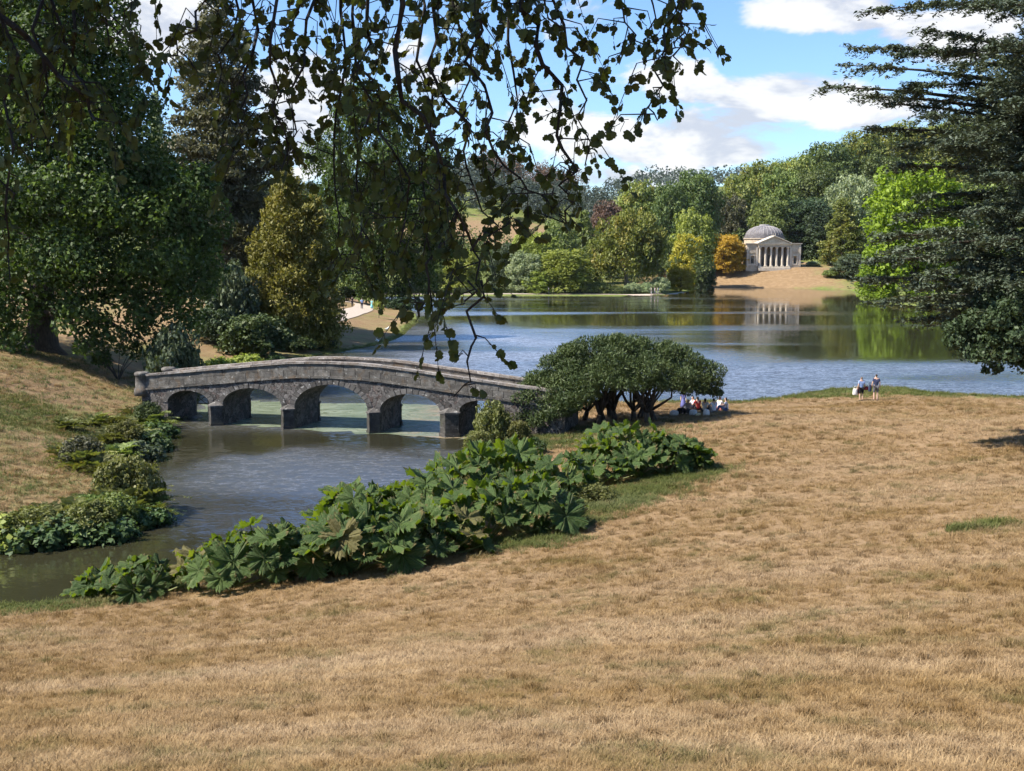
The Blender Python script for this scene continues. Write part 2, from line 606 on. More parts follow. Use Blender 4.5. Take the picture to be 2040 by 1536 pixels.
at = me.attributes.new('green', 'FLOAT', 'POINT')
at.data.foreach_set('value', green.ravel().astype(np.float32))
tag(link('ground', me), 'dry summer turf sloping down to the lake and its creek', kind='structure')

# the lake: one sheet at z = 0, rippled by the breeze in lanes, still near the far banks
m, t, out = new_mat('lake_water')
tc = t.n('ShaderNodeNewGeometry').outputs['Position']
lanes = t.noise(t.mapping(tc, scale=(.010, .050, 1), rot=(0, 0, .05)), 1.0, 3.0, .55, .3)
calm = t.noise(t.mapping(tc, scale=(.03, .07, 1)), 1.0, 2.0, .5)
sp = t.n('ShaderNodeSeparateXYZ')
t.put(sp.inputs[0], tc)
near = t.ramp(t.math('MULTIPLY_ADD', t.math('MAXIMUM', sp.outputs[0], -5.0), 1.7, sp.outputs[1]), 125, 170, 1.0, 0.0)
near = t.math('MAXIMUM', near, t.ramp(sp.outputs[1], 98, 112, 1.0, 0.0))
lane = t.ramp(t.math('MULTIPLY_ADD', sp.outputs[0], -.0034, lanes), .34, .64)
amp = t.math('MAXIMUM', t.math('MULTIPLY', lane, .62), t.math('MULTIPLY', near, t.ramp(calm, .3, .55, .45, 1.0)))
creek = t.ramp(sp.outputs[1], 60, 66)
gx_, gy_ = t.math('DIVIDE', t.math('SUBTRACT', sp.outputs[0], -7.5), 11.0), t.math('DIVIDE', t.math('SUBTRACT', sp.outputs[1], 49.0), 11.5)
gust = t.math('SQRT', t.math('ADD', t.math('MULTIPLY', gx_, gx_), t.math('MULTIPLY', gy_, gy_)))
gust = t.math('ADD', gust, t.math('MULTIPLY', t.math('SUBTRACT', t.noise(t.mapping(tc, scale=(.25, .22, 1)), 1.0, 3.0, .6), .5), .9))
cats = t.ramp(gust, 1.15, .65, .14, 1.0)
amp = t.math('MULTIPLY', amp, t.math('ADD', creek, t.math('MULTIPLY', t.math('SUBTRACT', 1.0, creek), cats)))
far_w = t.ramp(sp.outputs[1], 75, 130)
w1 = t.noise(t.mapping(tc, scale=(1.1, 2.6, 1), rot=(0, 0, .15)), 1.0, 3.0, .65, .4, out=1)
w2 = t.noise(t.mapping(tc, scale=(3.4, 6.5, 1), rot=(0, 0, -.2)), 1.0, 2.0, .6, .3, out=1)
tilt = t.vmath('ADD', t.vmath('SUBTRACT', w1, (.5, .5, .5)), t.vmath('MULTIPLY', t.vmath('SUBTRACT', w2, (.5, .5, .5)), (1.15, 1.15, 1.15)))
st = t.math('ADD', .012, t.math('MULTIPLY', amp, t.math('MULTIPLY_ADD', far_w, -.50, .95)))
cmb = t.n('ShaderNodeCombineXYZ')
sxy = t.n('ShaderNodeSeparateXYZ')
t.put(sxy.inputs[0], tilt)
t.put(cmb.inputs[0], t.math('MULTIPLY', t.math('MULTIPLY', sxy.outputs[0], st), .6))
t.put(cmb.inputs[1], t.math('MULTIPLY', sxy.outputs[1], st))
cmb.inputs[2].default_value = 1.0
bm = t.vmath('NORMALIZE', cmb.outputs[0])
deep = t.mix(t.ramp(t.noise(tc, .05, 2.0), .3, .7), (.024, .022, .011), (.034, .034, .018))
body = t.n('ShaderNodeBsdfDiffuse')
t.put(body.inputs[0], deep)
gl = t.n('ShaderNodeBsdfGlossy')
gl.inputs[0].default_value = (.97, .98, 1.0, 1)
t.put(gl.inputs['Roughness'], t.math('ADD', .05, t.math('MULTIPLY', amp, t.math('MULTIPLY_ADD', far_w, .08, .29))))
t.put(gl.inputs['Normal'], bm)
fr_ = t.n('ShaderNodeFresnel')
t.put(fr_.inputs[0], t.math('MULTIPLY_ADD', amp, 1.0, 1.8))
t.put(fr_.inputs['Normal'], bm)
mxw = t.n('ShaderNodeMixShader')
t.put(mxw.inputs[0], fr_.outputs[0])
t.put(mxw.inputs[1], body.outputs[0])
t.put(mxw.inputs[2], gl.outputs[0])
t.put(out.inputs[0], mxw.outputs[0])
M['water'] = m
tag(link('lake_water', np_mesh('lake_water', [(-260, 15, 0), (330, 15, 0), (330, 420, 0), (-260, 420, 0)], [(0, 1, 2, 3)], M['water'])),
    'rippled blue green lake with its narrow creek', kind='structure')

# scum and blanket weed lying on the water beyond the bridge
m, t, out = new_mat('pond_weed')
tc = t.n('ShaderNodeNewGeometry').outputs['Position']
n1 = t.noise(t.mapping(tc, scale=(.35, .8, 1)), 1.0, 5.0, .6, .4)
n2 = t.noise(t.mapping(tc, scale=(1.6, 3.2, 1)), 1.0, 4.0, .7, .6)
col = t.mix(t.ramp(n1, .35, .65), (.15, .185, .125), (.24, .275, .20))
sx = t.n('ShaderNodeSeparateXYZ')
t.put(sx.inputs[0], tc)
col = t.mix(t.math('MULTIPLY', t.ramp(sx.outputs[0], -7.5, -4.5), t.ramp(n1, .42, .56, .2, .9)), col, (.26, .20, .13))
col = t.mix(t.ramp(n2, .55, .64), col, (.05, .07, .03))
t.put(out.inputs[0], principled(t, col, .22, t.bump(n2, .3, .02), .6).outputs[0])
M['weed'] = m
wp = [(392, 842), (470, 846), (560, 853), (700, 862), (880, 872), (955, 876), (985, 858), (990, 826), (940, 812), (860, 806), (740, 803), (640, 804), (540, 800), (470, 796), (420, 801), (396, 815)]
wv = np.array([at_z(*q, .012) for q in wp])
for _ in range(2):
    q = np.empty((len(wv) * 2, 3))
    nx = np.roll(wv, -1, 0)
    q[0::2], q[1::2] = wv * .75 + nx * .25, wv * .25 + nx * .75
    wv = q
wv[:, 0] += .5 * np.sin(np.arange(len(wv)) * 2.1)
wv[:, 1] += .35 * np.sin(np.arange(len(wv)) * 3.3)
tag(link('pond_weed', np_mesh('pond_weed', wv, [tuple(range(len(wv)))], M['weed'])), 'pale green pond weed floating on the water behind the bridge', kind='stuff')


def ribbon(name, pts, width, mat, lift=.07, n=60):
    pts = np.array(pts, float)
    s = np.concatenate([[0], np.cumsum(np.hypot(*np.diff(pts, axis=0).T))])
    q = np.linspace(0, s[-1], n)
    X, Y = np.interp(q, s, pts[:, 0]), np.interp(q, s, pts[:, 1])
    for _ in range(6):
        X[1:-1] = (X[:-2] + X[2:]) / 2
        Y[1:-1] = (Y[:-2] + Y[2:]) / 2
    tx, ty = np.gradient(X), np.gradient(Y)
    L = np.hypot(tx, ty)
    V = []
    for k in (-1, -.5, 0, .5, 1):
        ox, oy = X - ty / L * k * width / 2, Y + tx / L * k * width / 2
        V.append(np.stack([ox, oy, ground_zs(ox, oy) + lift], -1))
    V = np.stack(V, 1).reshape(-1, 3)
    i, j = np.meshgrid(np.arange(n - 1), np.arange(4), indexing='ij')
    F = np.stack([i * 5 + j, (i + 1) * 5 + j, (i + 1) * 5 + j + 1, i * 5 + j + 1], -1).reshape(-1, 4)
    return tag(link(name, np_mesh(name, V, F, mat, True)), kind='structure')


ribbon('path', [on_ground(*q)[:2] for q in ((560, 650), (640, 638), (690, 627), (722, 617), (728, 609), (706, 603), (670, 600))], 3.2, M['gravel'])
ribbon('lake_path', [(-40, 264.5), (-10, 264.5), (10, 264.6), (30, 265.6), (38, 268), (42, 275), (45, 284)], 2.4, M['gravel'])

# ------------------------------------------------------------------ the bridge
BA = np.array([-18.129, 66.475])
BE = np.array([0.95914, -0.28294])
BN = np.array([0.28294, 0.95914])
B_RZ = math.atan2(BE[1], BE[0])
bridge = empty('stone_bridge', (BA[0], BA[1], 0), B_RZ)
tag(bridge, 'old grey stone bridge of five arches crossing the creek', 'bridge')
BW = 3.2                                                     # width; v = 0 is the near face
U0, U1 = -4.7, 21.5
TOPU = [-4.7, -0.8, 4.4, 5.4, 7.8, 10.2, 11.4, 15.4, 19.1, 21.5]
TOPZ = [2.95, 3.38, 3.93, 4.03, 4.08, 4.03, 3.93, 3.50, 3.10, 2.88]
top_z = lambda u: float(np.interp(u, TOPU, TOPZ))
PAR = 0.86                                                   # parapet height, string course below it
ARCH = [(-1.74, 1.47, 1.25, 2.04), (2.62, 2.0, 1.22, 2.34), (7.80, 2.36, 1.24, 2.72), (12.79, 1.88, 1.27, 2.36), (17.0, 1.22, 1.45, 2.14)]


def arch_z(u, grow=0.0):
    for c, hw, zs, za in ARCH:
        if abs(u - c) < hw + grow:
            return zs + (za + grow - zs) * math.sqrt(max(0, 1 - ((u - c) / (hw + grow)) ** 2))
    return None


us = sorted(set([round(x, 3) for x in np.arange(U0, U1, .12)] + [U1] + [round(c + s * hw, 4) for c, hw, _, _ in ARCH for s in (-1, 1)] +
                [round(c + s * (hw - .015), 4) for c, hw, _, _ in ARCH for s in (-1, 1)] + [round(c + s * hw * k, 3) for c, hw, _, _ in ARCH for s in (-1, 1) for k in (.8, .9, .96, .985)]))
b = MB()
for v0, flip in ((0.0, False), (BW, True)):
    for a, c in zip(us[:-1], us[1:]):
        mid = (a + c) / 2
        inside = arch_z(mid) is not None
        za = (arch_z(a) or next(q[2] for q in ARCH if abs(mid - q[0]) < q[1])) if inside else -.8
        zc = (arch_z(c) or next(q[2] for q in ARCH if abs(mid - q[0]) < q[1])) if inside else -.8
        q = [(a, v0, za), (c, v0, zc), (c, v0, top_z(c) - PAR), (a, v0, top_z(a) - PAR)]
        b.add(q if not flip else q[::-1], [(0, 1, 2, 3)])
        if inside and not flip:                              # soffit
            b.add([(a, 0, za), (a, BW, za), (c, BW, zc), (c, 0, zc)], [(0, 1, 2, 3)])
for c, hw, zs, za in ARCH:                                   # pier sides
    for s in (-1, 1):
        x = c + s * hw
        q = [(x, 0, -.8), (x, BW, -.8), (x, BW, zs + .02), (x, 0, zs + .02)]
        b.add(q if s < 0 else q[::-1], [(0, 1, 2, 3)])
b.obj('spandrel_wall', M['stone_wall'], bridge)
b = MB()                                                     # deck between the parapets
dk = np.linspace(U0, U1, 24)
for a, c in zip(dk[:-1], dk[1:]):
    b.add([(a, .02, top_z(a) - .92), (c, .02, top_z(c) - .92), (c, BW - .02, top_z(c) - .92), (a, BW - .02, top_z(a) - .92)], [(0, 1, 2, 3)])
b.obj('deck', M['gravel'], bridge)

rb = random.Random(5)


def sloped_block(u0, u1, v0, v1, lo, hi, jit=.006):
    """a stone that follows the slope of the parapet; lo and hi are measured from its top line"""
    j = lambda: rb.uniform(-jit, jit)
    return MB().hexa([(u0, v0 + j(), top_z(u0) + lo), (u1, v0 + j(), top_z(u1) + lo), (u1, v1 + j(), top_z(u1) + lo), (u0, v1 + j(), top_z(u0) + lo),
                      (u0, v0 + j(), top_z(u0) + hi + j()), (u1, v0 + j(), top_z(u1) + hi + j()), (u1, v1 + j(), top_z(u1) + hi + j()), (u0, v1 + j(), top_z(u0) + hi + j())])


for side in (0, 1):
    v_in = (lambda a, b_: (a, b_)) if side == 0 else (lambda a, b_: (BW - b_, BW - a))
    for nm, mt, lo, hi, a, c, L in (('string_stone', 'stone_para', -PAR - .13, -PAR + .008, -.10, .36, 1.0),
                                   ('parapet_stone', 'stone_para', -PAR + .012, -.50, .0, .32, .85),
                                   ('parapet_stone', 'stone_para', -.488, -.135, .015, .31, 1.1),
                                   ('coping_stone', 'stone_cope', -.128, .0, -.07, .39, 1.15)):
        u = U0
        while u < U1 - .2:
            l = L * rb.uniform(.75, 1.3)
            e = min(u + l, U1)
            if U1 - e < .35:
                e = U1
            va, vb = v_in(a, c)
            sloped_block(u + .012, e - .012, va, vb, lo, hi, .014).obj(nm, M[mt], bridge)
            u = e
# arch rings, stone by stone
for c, hw, zs, za in ARCH:
    n = max(11, int(hw * 9)) | 1
    for side in (0, 1):
        for k in range(n):
            a0, a1 = math.pi * k / n + .012, math.pi * (k + 1) / n - .012
            gr = .30 + rb.uniform(-.03, .05)
            pr = .035 + rb.uniform(-.012, .02)
            v0, v1 = (-pr, .20) if side == 0 else (BW - .2, BW + pr)
            P = lambda ang, g, v: (c - (hw + g) * math.cos(ang), v, zs + (za - zs + g) * math.sin(ang))
            MB().hexa([P(a0, -.004, v0), P(a1, -.004, v0), P(a1, -.004, v1), P(a0, -.004, v1), P(a0, gr, v0), P(a1, gr, v0), P(a1, gr, v1), P(a0, gr, v1)]).obj('arch_stone', M['stone_vous'], bridge)
# piers with pointed cutwaters built of courses
ends = [(ARCH[i][0] + ARCH[i][1], ARCH[i + 1][0] - ARCH[i + 1][1], max(ARCH[i][2], ARCH[i + 1][2])) for i in range(4)]
for a, c, zs in ends:
    for side in (0, 1):
        sg = -1 if side == 0 else 1
        vb = 0.0 if side == 0 else BW
        z, k = -.7, 0
        while z < zs - .16:
            h = min(rb.uniform(.24, .34), zs - .12 - z)
            g = rb.uniform(-.012, .016) + (.05 if k < 3 else 0)
            tip = .46 + g
            V = []
            for zz in (z + .005, z + h - .005):
                V += [(a - .02 - g, vb - sg * .12, zz), (a - .02 - g, vb + sg * .12, zz), ((a * .62 + c * .38), vb + sg * tip, zz), (c + .02 + g, vb + sg * .12, zz), (c + .02 + g, vb - sg * .12, zz)]
            F = [(4, 3, 2, 1, 0), (5, 6, 7, 8, 9), (0, 1, 6, 5), (1, 2, 7, 6), (2, 3, 8, 7), (3, 4, 9, 8), (4, 0, 5, 9)]
            if side == 1:
                F = [q[::-1] for q in F]
            MB().add(V, F).obj('pier_stone', M['stone_dark'], bridge)
            z += h
            k += 1
        t2 = .53
        V = [(a - .08, vb - sg * .1, z), (a - .08, vb + sg * .13, z), (a * .62 + c * .38, vb + sg * t2, z), (c + .08, vb + sg * .13, z), (c + .08, vb - sg * .1, z),
             (a - .08, vb - sg * .1, z + .09), (a - .08, vb + sg * .13, z + .09), (a * .62 + c * .38, vb + sg * t2, z + .09), (c + .08, vb + sg * .13, z + .09), (c + .08, vb - sg * .1, z + .09),
             ((a + c) / 2, vb - sg * .05, z + .36)]
        F = [(4, 3, 2, 1, 0), (0, 1, 6, 5), (1, 2, 7, 6), (2, 3, 8, 7), (3, 4, 9, 8), (5, 6, 10), (6, 7, 10), (7, 8, 10), (8, 9, 10), (9, 5, 10), (4, 0, 5, 9)]
        if side == 1:
            F = [q[::-1] for q in F]
        MB().add(V, F).obj('pier_cap', M['stone_vous'], bridge)
# rounded end posts where the parapets stop
for vc in (.16, BW - .16):
    e = MB().lathe([(.001, 1.6), (.50, 1.6), (.50, 2.02), (.42, 2.06), (.40, 2.82), (.46, 2.86), (.46, 3.0), (.34, 3.07), (.001, 3.09)], 18, (-5.08, vc, 0))
    e.obj('end_post', M['stone_para'], bridge, True)
MB().box((-4.75, BW / 2, .55), (.5, BW + .1, 3.0)).obj('abutment', M['stone_wall'], bridge)
MB().box((U1 + .2, BW / 2, .55), (.5, BW + .1, 3.0)).obj('abutment', M['stone_wall'], bridge)


def bridge_pt(u, v, z=0):
    p = BA + BE * u + BN * v
    return np.array([p[0], p[1], z])


# rustic wooden rail at the bridge's left end
fr = empty('rustic_fence', tuple(bridge_pt(-5.0, 3.9, 0)), B_RZ)
fr.location.z = ground_z(fr.location.x, fr.location.y)
tag(fr, 'rustic rail of crossed poles behind the left end of the stone bridge', 'fence')
for k in range(3):
    MB().tube([(k * 1.1, 0, -.2), (k * 1.1 + .02, 0, 1.15)], [.06, .05], 6).obj('post', M['wood'], fr)
for z0, z1 in ((.45, .5), (1.0, 1.08)):
    MB().tube([(-.1, .02, z0), (2.3, .02, z1)], [.04, .035], 6).obj('rail', M['wood'], fr)
for k in range(2):
    MB().tube([(k * 1.1 + .08, -.03, .45), (k * 1.1 + 1.0, -.03, 1.02)], [.032, .03], 6).obj('cross_pole', M['wood'], fr)
    MB().tube([(k * 1.1 + .08, .06, 1.02), (k * 1.1 + 1.0, .06, .45)], [.032, .03], 6).obj('cross_pole', M['wood'], fr)

# ------------------------------------------------------------------ the domed temple over the lake
PX = at_y(1541, 538, 332)
temple = empty('domed_temple', (PX[0], 332, ground_z(PX[0], 332) - .05), math.radians(4))
T_Z = temple.location.z
s_t = 332 / FPX                                              # metres per photo pixel there
tag(temple, 'pale stone temple with lead dome and columned portico above the far shore', 'temple')
LS, LC = M['limestone'], M['limestone_clean']
PB, CH = .85, 5.8                                           # podium height, column height
EN = PB + CH
WX = 8.35                                                    # half width of the whole front
PXH = 4.75                                                   # half width of the portico
MB().box((0, 2.2, PB / 2 - .3), (2 * WX, 4.2, PB + .6)).obj('podium', LS, temple)
for sx in (-1, 1):                                           # wings: walls with a niche each
    w0, w1 = PXH + .02, WX - .1
    xm = sx * (w0 + w1) / 2
    wd = w1 - w0
    b = MB()
    nx0, nz0, nz1 = .48, PB + .9, PB + 3.0                   # niche opening
    for x0, x1, z0, z1 in ((-wd / 2, -nx0, PB, EN + .75), (nx0, wd / 2, PB, EN + .75), (-nx0, nx0, PB, nz0), (-nx0, nx0, nz1, EN + .75)):
        b.box((xm + (x0 + x1) / 2, .55, (z0 + z1) / 2), (x1 - x0, .7, z1 - z0))
    b.box((xm, 2.4, (PB + EN + .75) / 2), (wd, 3.0, EN + .75 - PB))
    wing = b.obj('wing', LS, temple)
    MB().box((xm, .14, PB + .55), (wd - .2, .14, .35)).obj('panel', LC, wing)
    MB().box((xm, .14, PB + 4.35), (2.2, .12, .8)).obj('panel', LS, wing)
    MB().box((xm - .62, .12, PB + 1.95), (.16, .18, 2.4)).box((xm + .62, .12, PB + 1.95), (.16, .18, 2.4)).box((xm, .10, PB + 3.24), (1.7, .24, .2)).obj('niche_frame', LC, wing)
    st = MB().lathe([(.001, 0), (.22, 0), (.2, .2), (.17, .5), (.24, .95), (.22, 1.15), (.08, 1.25), (.12, 1.36), (.1, 1.5), (.001, 1.55)], 10, (xm, .45, PB + .95))
    st.obj('statue', M['bronze'], wing, True)
    for xx in (sx * (w1 - .3), sx * (w0 + .35)):
        MB().box((xx, .12, (PB + EN) / 2), (.55, .2, EN - PB)).obj('pilaster', LC, wing)
    MB().box((xm, 2.1, EN + .87), (wd + .5, 4.3, .22)).box((xm, 2.1, EN + 1.05), (wd + .7, 4.5, .14)).obj('cornice', LC, wing)
# portico
MB().box((0, 3.4, (PB + EN) / 2), (2 * PXH, .5, EN - PB)).obj('portico_wall', M['portico_wall'], temple)
MB().box((0, 3.1, PB + 1.7), (1.5, .2, 3.4)).obj('door', M['bronze'], temple)
for xx in (-1.9, 1.9):
    MB().box((xx, 3.1, PB + 1.5), (.9, .16, 2.4)).obj('niche', M['bronze'], temple)
MB().box((0, 1.6, EN + .02), (2 * PXH - .1, 3.4, .1)).obj('portico_ceiling', M['portico_wall'], temple)
col = MB().box((0, 0, .12), (.92, .92, .24)).lathe([(.42, .24), (.44, .34), (.37, .42), (.36, 2.0), (.31, CH - .75), (.34, CH - .70), (.33, CH - .6), (.46, CH - .16)], 16).box((0, 0, CH - .09), (.98, .98, .17))
cm = col.mesh('column', LC, False)
for k in range(6):
    link('column', cm, temple, (-PXH + .5 + k * (2 * PXH - 1.0) / 5, .1, PB))
MB().box((0, 1.5, EN + .42), (2 * PXH + .1, 3.7, .7)).obj('entablature', LC, temple)
MB().box((0, 1.4, EN + .86), (2 * PXH + .7, 4.3, .2)).obj('cornice', LC, temple)
ph = 2.15
MB().add([(-PXH - .1, -.3, EN + .97), (PXH + .1, -.3, EN + .97), (0, -.3, EN + .97 + ph - .1), (-PXH - .1, 3.4, EN + .97), (PXH + .1, 3.4, EN + .97), (0, 3.4, EN + .97 + ph - .1)],
         [(0, 1, 2), (5, 4, 3), (0, 2, 5, 3), (1, 4, 5, 2)]).obj('pediment', LS, temple)
for sx in (-1, 1):
    th = math.atan2(ph, PXH + .4)
    L = math.hypot(PXH + .45, ph)
    MB().hexa([(sx * (PXH + .45), -.75, EN + .965), (0, -.75, EN + .965 + ph), (0, 3.6, EN + .965 + ph), (sx * (PXH + .45), 3.6, EN + .965),
               (sx * (PXH + .45), -.75, EN + 1.2), (0, -.75, EN + 1.2 + ph), (0, 3.6, EN + 1.2 + ph), (sx * (PXH + .45), 3.6, EN + 1.2)]).obj('raking_cornice', LC, temple)
for k in range(3):
    MB().box((0, -.42 - .3 * k, PB - .13 - .22 * k - .3), (2 * PXH + .2, .3, .215 + .6)).obj('step', LC, temple)
# rotunda and dome
RC = (0, 10.4)
RR = 6.15
MB().lathe([(RR, 0), (RR, EN + .6), (RR - .1, EN + .6), (RR - .1, EN + 2.35), (RR + .15, EN + 2.4), (RR + .15, EN + 2.6), (RR - .6, EN + 2.65)], 40, (*RC, 0)).obj('rotunda', LS, temple)
dz = EN + 2.6
prof = [(RR + .02, dz), (RR + .02, dz + .5), (RR - .25, dz + .52), (RR - .25, dz + .98), (RR - .55, dz + 1.0)]
DR, DH = RR - .6, 2.9
prof += [(DR * math.cos(a), dz + 1.0 + DH * math.sin(a)) for a in np.linspace(0, 1.36, 14)]
dome = MB().lathe(prof, 40, (*RC, 0)).obj('dome', M['lead'], temple)
for k in range(28):
    g = 2 * math.pi * (k + .5) / 28
    pts = [((DR + .03) * math.cos(a) * math.cos(g), (DR + .03) * math.cos(a) * math.sin(g), (DH + .03) * math.sin(a)) for a in np.linspace(0.02, 1.34, 9)]
    MB().tube([(RC[0] + p[0], RC[1] + p[1], dz + 1.0 + p[2]) for p in pts], [.075] * 9, 4).obj('dome_seam', M['lead_seam'], dome)
tz = dz + 1.0 + DH * math.sin(1.36)
MB().lathe([(1.5, tz - .15), (1.5, tz + .35), (1.2, tz + .42), (1.15, tz + .3), (.001, tz + .35)], 24, (*RC, 0)).obj('oculus_rim', M['lead_seam'], dome)
for sx in (.9, 1.6):
    MB().tube([(sx, RC[1] - RR - .1, dz - .1), (sx, RC[1] - RR + .1, dz + 1.5)], [.06, .06], 5).obj('ladder_rail', M['limestone_clean'], dome)

# ------------------------------------------------------------------ foliage
def unit(v):
    return v / (np.linalg.norm(v, axis=-1, keepdims=True) + 1e-9)


def rand_dirs(n, rng, zmin=-1.0):
    z = rng.uniform(zmin, 1, n)
    a = rng.uniform(0, 2 * np.pi, n)
    r = np.sqrt(np.maximum(0, 1 - z * z))
    return np.stack([r * np.cos(a), r * np.sin(a), z], -1)


def cards(P, N, size, aspect, rng, T=None, fold=.18):
    """one pointed, slightly folded leaf (or sprig) per point"""
    n = len(P)
    N = unit(N)
    if T is None:
        T = rng.normal(size=(n, 3))
    T = unit(T - (T * N).sum(-1, keepdims=True) * N)
    B = np.cross(N, T)
    s = (size * rng.uniform(.6, 1.4, n))[:, None]
    V = np.stack([P - T * s * .5, P + B * s * aspect * .5 + N * s * fold - T * s * .06, P + T * s * .5, P - B * s * aspect * .5 + N * s * fold - T * s * .06], 1)
    F = np.arange(n * 4).reshape(n, 4)
    return V.reshape(-1, 3), F


def join(parts):
    V, F, o = [], [], 0
    for v, f in parts:
        V.append(v)
        F.append(f + o)
        o += len(v)
    return np.concatenate(V), np.concatenate(F)


def envelope_lobes(rng, W, H, base, n, lobe=.30, power=1.0, zmin=-.75):
    """lobes of a broad crown: W wide, H to the top, skirts at base"""
    L = []
    c = np.array([0, 0, (base + H) / 2])
    R = np.array([W / 2, W / 2, (H - base) / 2])
    for k in range(n):
        z = zmin + (1 - zmin) * ((k + rng.uniform(.2, .8)) / n)
        a = k * 2.39996 + rng.uniform(-.35, .35)
        r = math.sqrt(max(0, 1 - z * z)) ** power
        d = np.array([r * math.cos(a), r * math.sin(a), z])
        lr = lobe * W / 2 * rng.uniform(.72, 1.35)
        p = c + d * (R - lr * .85) * rng.uniform(.82, 1.06)
        L.append((*p, lr, lr, lr * rng.uniform(.7, .95)))
    L.append((*c, *(R * .55)))
    return np.array(L)


def cone_lobes(rng, W, H, base, n, lobe=.22, belly=.8):
    L = []
    for k in range(n):
        f = (k + .5) / n
        z = base + (H - base) * f ** 1.15
        R = W / 2 * (1 - ((z - base) / (H - base))) ** belly * min(1, .72 + (z - base) / (H - base) * 2.0)
        a = k * 2.39996 + rng.uniform(-.3, .3)
        lr = (lobe * W / 2 * (1 - .45 * f) + .1) * rng.uniform(.8, 1.3)
        r = max(0, R - lr * .6) * rng.uniform(.85, 1.05)
        L.append((r * math.cos(a), r * math.sin(a), z, lr, lr, lr * .9))
    L.append((0, 0, base + (H - base) * .35, W * .26, W * .26, (H - base) * .36))
    L.append((0, 0, base + (H - base) * .66, W * .13, W * .13, (H - base) * .25))
    return np.array(L)


def foliage(lobes, n, size, rng, aspect=.62, sub=8, subr=(.34, .58), up=.3, wild=.65, droop=0.0, inner=.18, sprig=None):
    """leaves over clumps on clumps, so that light and dark gather as they do in a crown"""
    k = len(lobes)
    d = rand_dirs(k * sub, rng, -.65)
    par = np.repeat(np.arange(k), sub)
    sc = lobes[par, :3] + d * lobes[par, 3:] * rng.uniform(.62, .95, (k * sub, 1))
    sr = lobes[par, 3:] * rng.uniform(*subr, (k * sub, 1))
    area = sr[:, 0] ** 2
    m = int(n * (1 - inner))
    pick = rng.choice(k * sub, m, p=area / area.sum())
    dd = rand_dirs(m, rng, -.8)
    rad = 1 - np.abs(rng.normal(0, .20, (m, 1)))
    P = sc[pick] + dd * sr[pick] * rad
    Nn = dd * .75 + np.array([0, 0, up]) + rng.normal(0, wild, (m, 3))
    m2 = n - m
    pk = rng.choice(k, m2, p=lobes[:, 3] ** 2 / (lobes[:, 3] ** 2).sum())
    d2 = rand_dirs(m2, rng)
    P2 = lobes[pk, :3] + d2 * lobes[pk, 3:] * rng.uniform(.45, .95, (m2, 1))
    N2 = d2 * .5 + rng.normal(0, .8, (m2, 3))
    P = np.concatenate([P, P2])
    Nn = np.concatenate([Nn, N2])
    T = None
    if droop:
        P[:, 2] -= rng.exponential(droop, len(P)) * .8
        T = np.array([0, 0, -1.0]) + rng.normal(0, .35, P.shape)
    if sprig == 'up':
        T = unit(Nn) * .8 + np.array([0, 0, .7]) + rng.normal(0, .4, P.shape)
        Nn = rng.normal(0, 1, P.shape)
    return cards(P, Nn, size, aspect, rng, T)


def trunk_mb(H, r, lobes=None, n_limbs=6, rng=None, lean=.02, fork=.3):
    b = MB()
    top = H * .72
    pts = [(0, 0, -.5), (0, 0, .25), (lean * H * .2, 0, H * .15), (lean * H, lean * H * .5, H * .4), (lean * H * .5, lean * H, top)]
    b.tube(pts, [r * 1.7, r * 1.25, r, r * .75, r * .18], 9)
    if lobes is not None:
        idx = rng.choice(len(lobes), min(n_limbs, len(lobes)), replace=False)
        for i in idx:
            e = lobes[i, :3]
            z0 = min(top * .9, max(H * fork * .6, e[2] * .55))
            s0 = np.array([lean * z0, lean * z0 * .6, z0])
            mid = s0 * .45 + e * .55 + np.array([0, 0, .06 * H])
            b.tube([s0, s0 * .75 + mid * .25 + np.array([0, 0, -.01 * H]), mid, e], [r * .42, r * .36, r * .24, r * .06], 6)
    return b


FAR = {}
rng = np.random.default_rng(3)
for i in range(5):                                           # broadleaf crowns, 13 m wide and 18 m high
    L = envelope_lobes(rng, 13, 18, (-.6, -1.0, .2, -.8, -.4)[i], (34, 38, 32, 44, 36)[i], (.38, .34, .40, .31, .36)[i], .62)
    ring = [(4.6 * math.cos(a_), 4.6 * math.sin(a_), 2.2 + .8 * math.sin(a_ * 3), 2.0, 2.0, 2.1) for a_ in np.linspace(0, 5.6, 8) + i]
    L = np.concatenate([L, np.array(ring)])
    FAR['broad%d' % i] = (np_mesh('crown', *foliage(L, 18000, .56, rng, wild=.5)), trunk_mb(18, .45, L, 7, rng).mesh('trunk', M['bark']), 13, 18)
for i in range(2):
    L = cone_lobes(rng, 9, 18, .4, (46, 60)[i], (.36, .30)[i], (.62, .8)[i])
    FAR['cone%d' % i] = (np_mesh('crown', *foliage(L, 14000, .50, rng, sprig='up', aspect=.55)), trunk_mb(18, .3).mesh('trunk', M['bark']), 9, 18)
for i in range(2):                                           # hanging crowns
    L = envelope_lobes(rng, 15, 17, 2.0, 34, .27)
    FAR['weep%d' % i] = (np_mesh('crown', *foliage(L, 18000, .66, rng, aspect=.42, droop=1.1, up=0)), trunk_mb(17, .42, L, 8, rng, fork=.18).mesh('trunk', M['bark_pale']), 15, 17)
for i in range(3):                                           # shrubs, 4 m wide and 2.6 m high, leafy to the ground
    L = envelope_lobes(rng, 4, 2.6, -.9, 22, .36, zmin=-.2)
    FAR['shrub%d' % i] = (np_mesh('crown', *foliage(L, 7000, .20, rng, wild=.5)), trunk_mb(2.4, .06, L, 5, rng).mesh('stem', M['bark']), 4, 2.6)

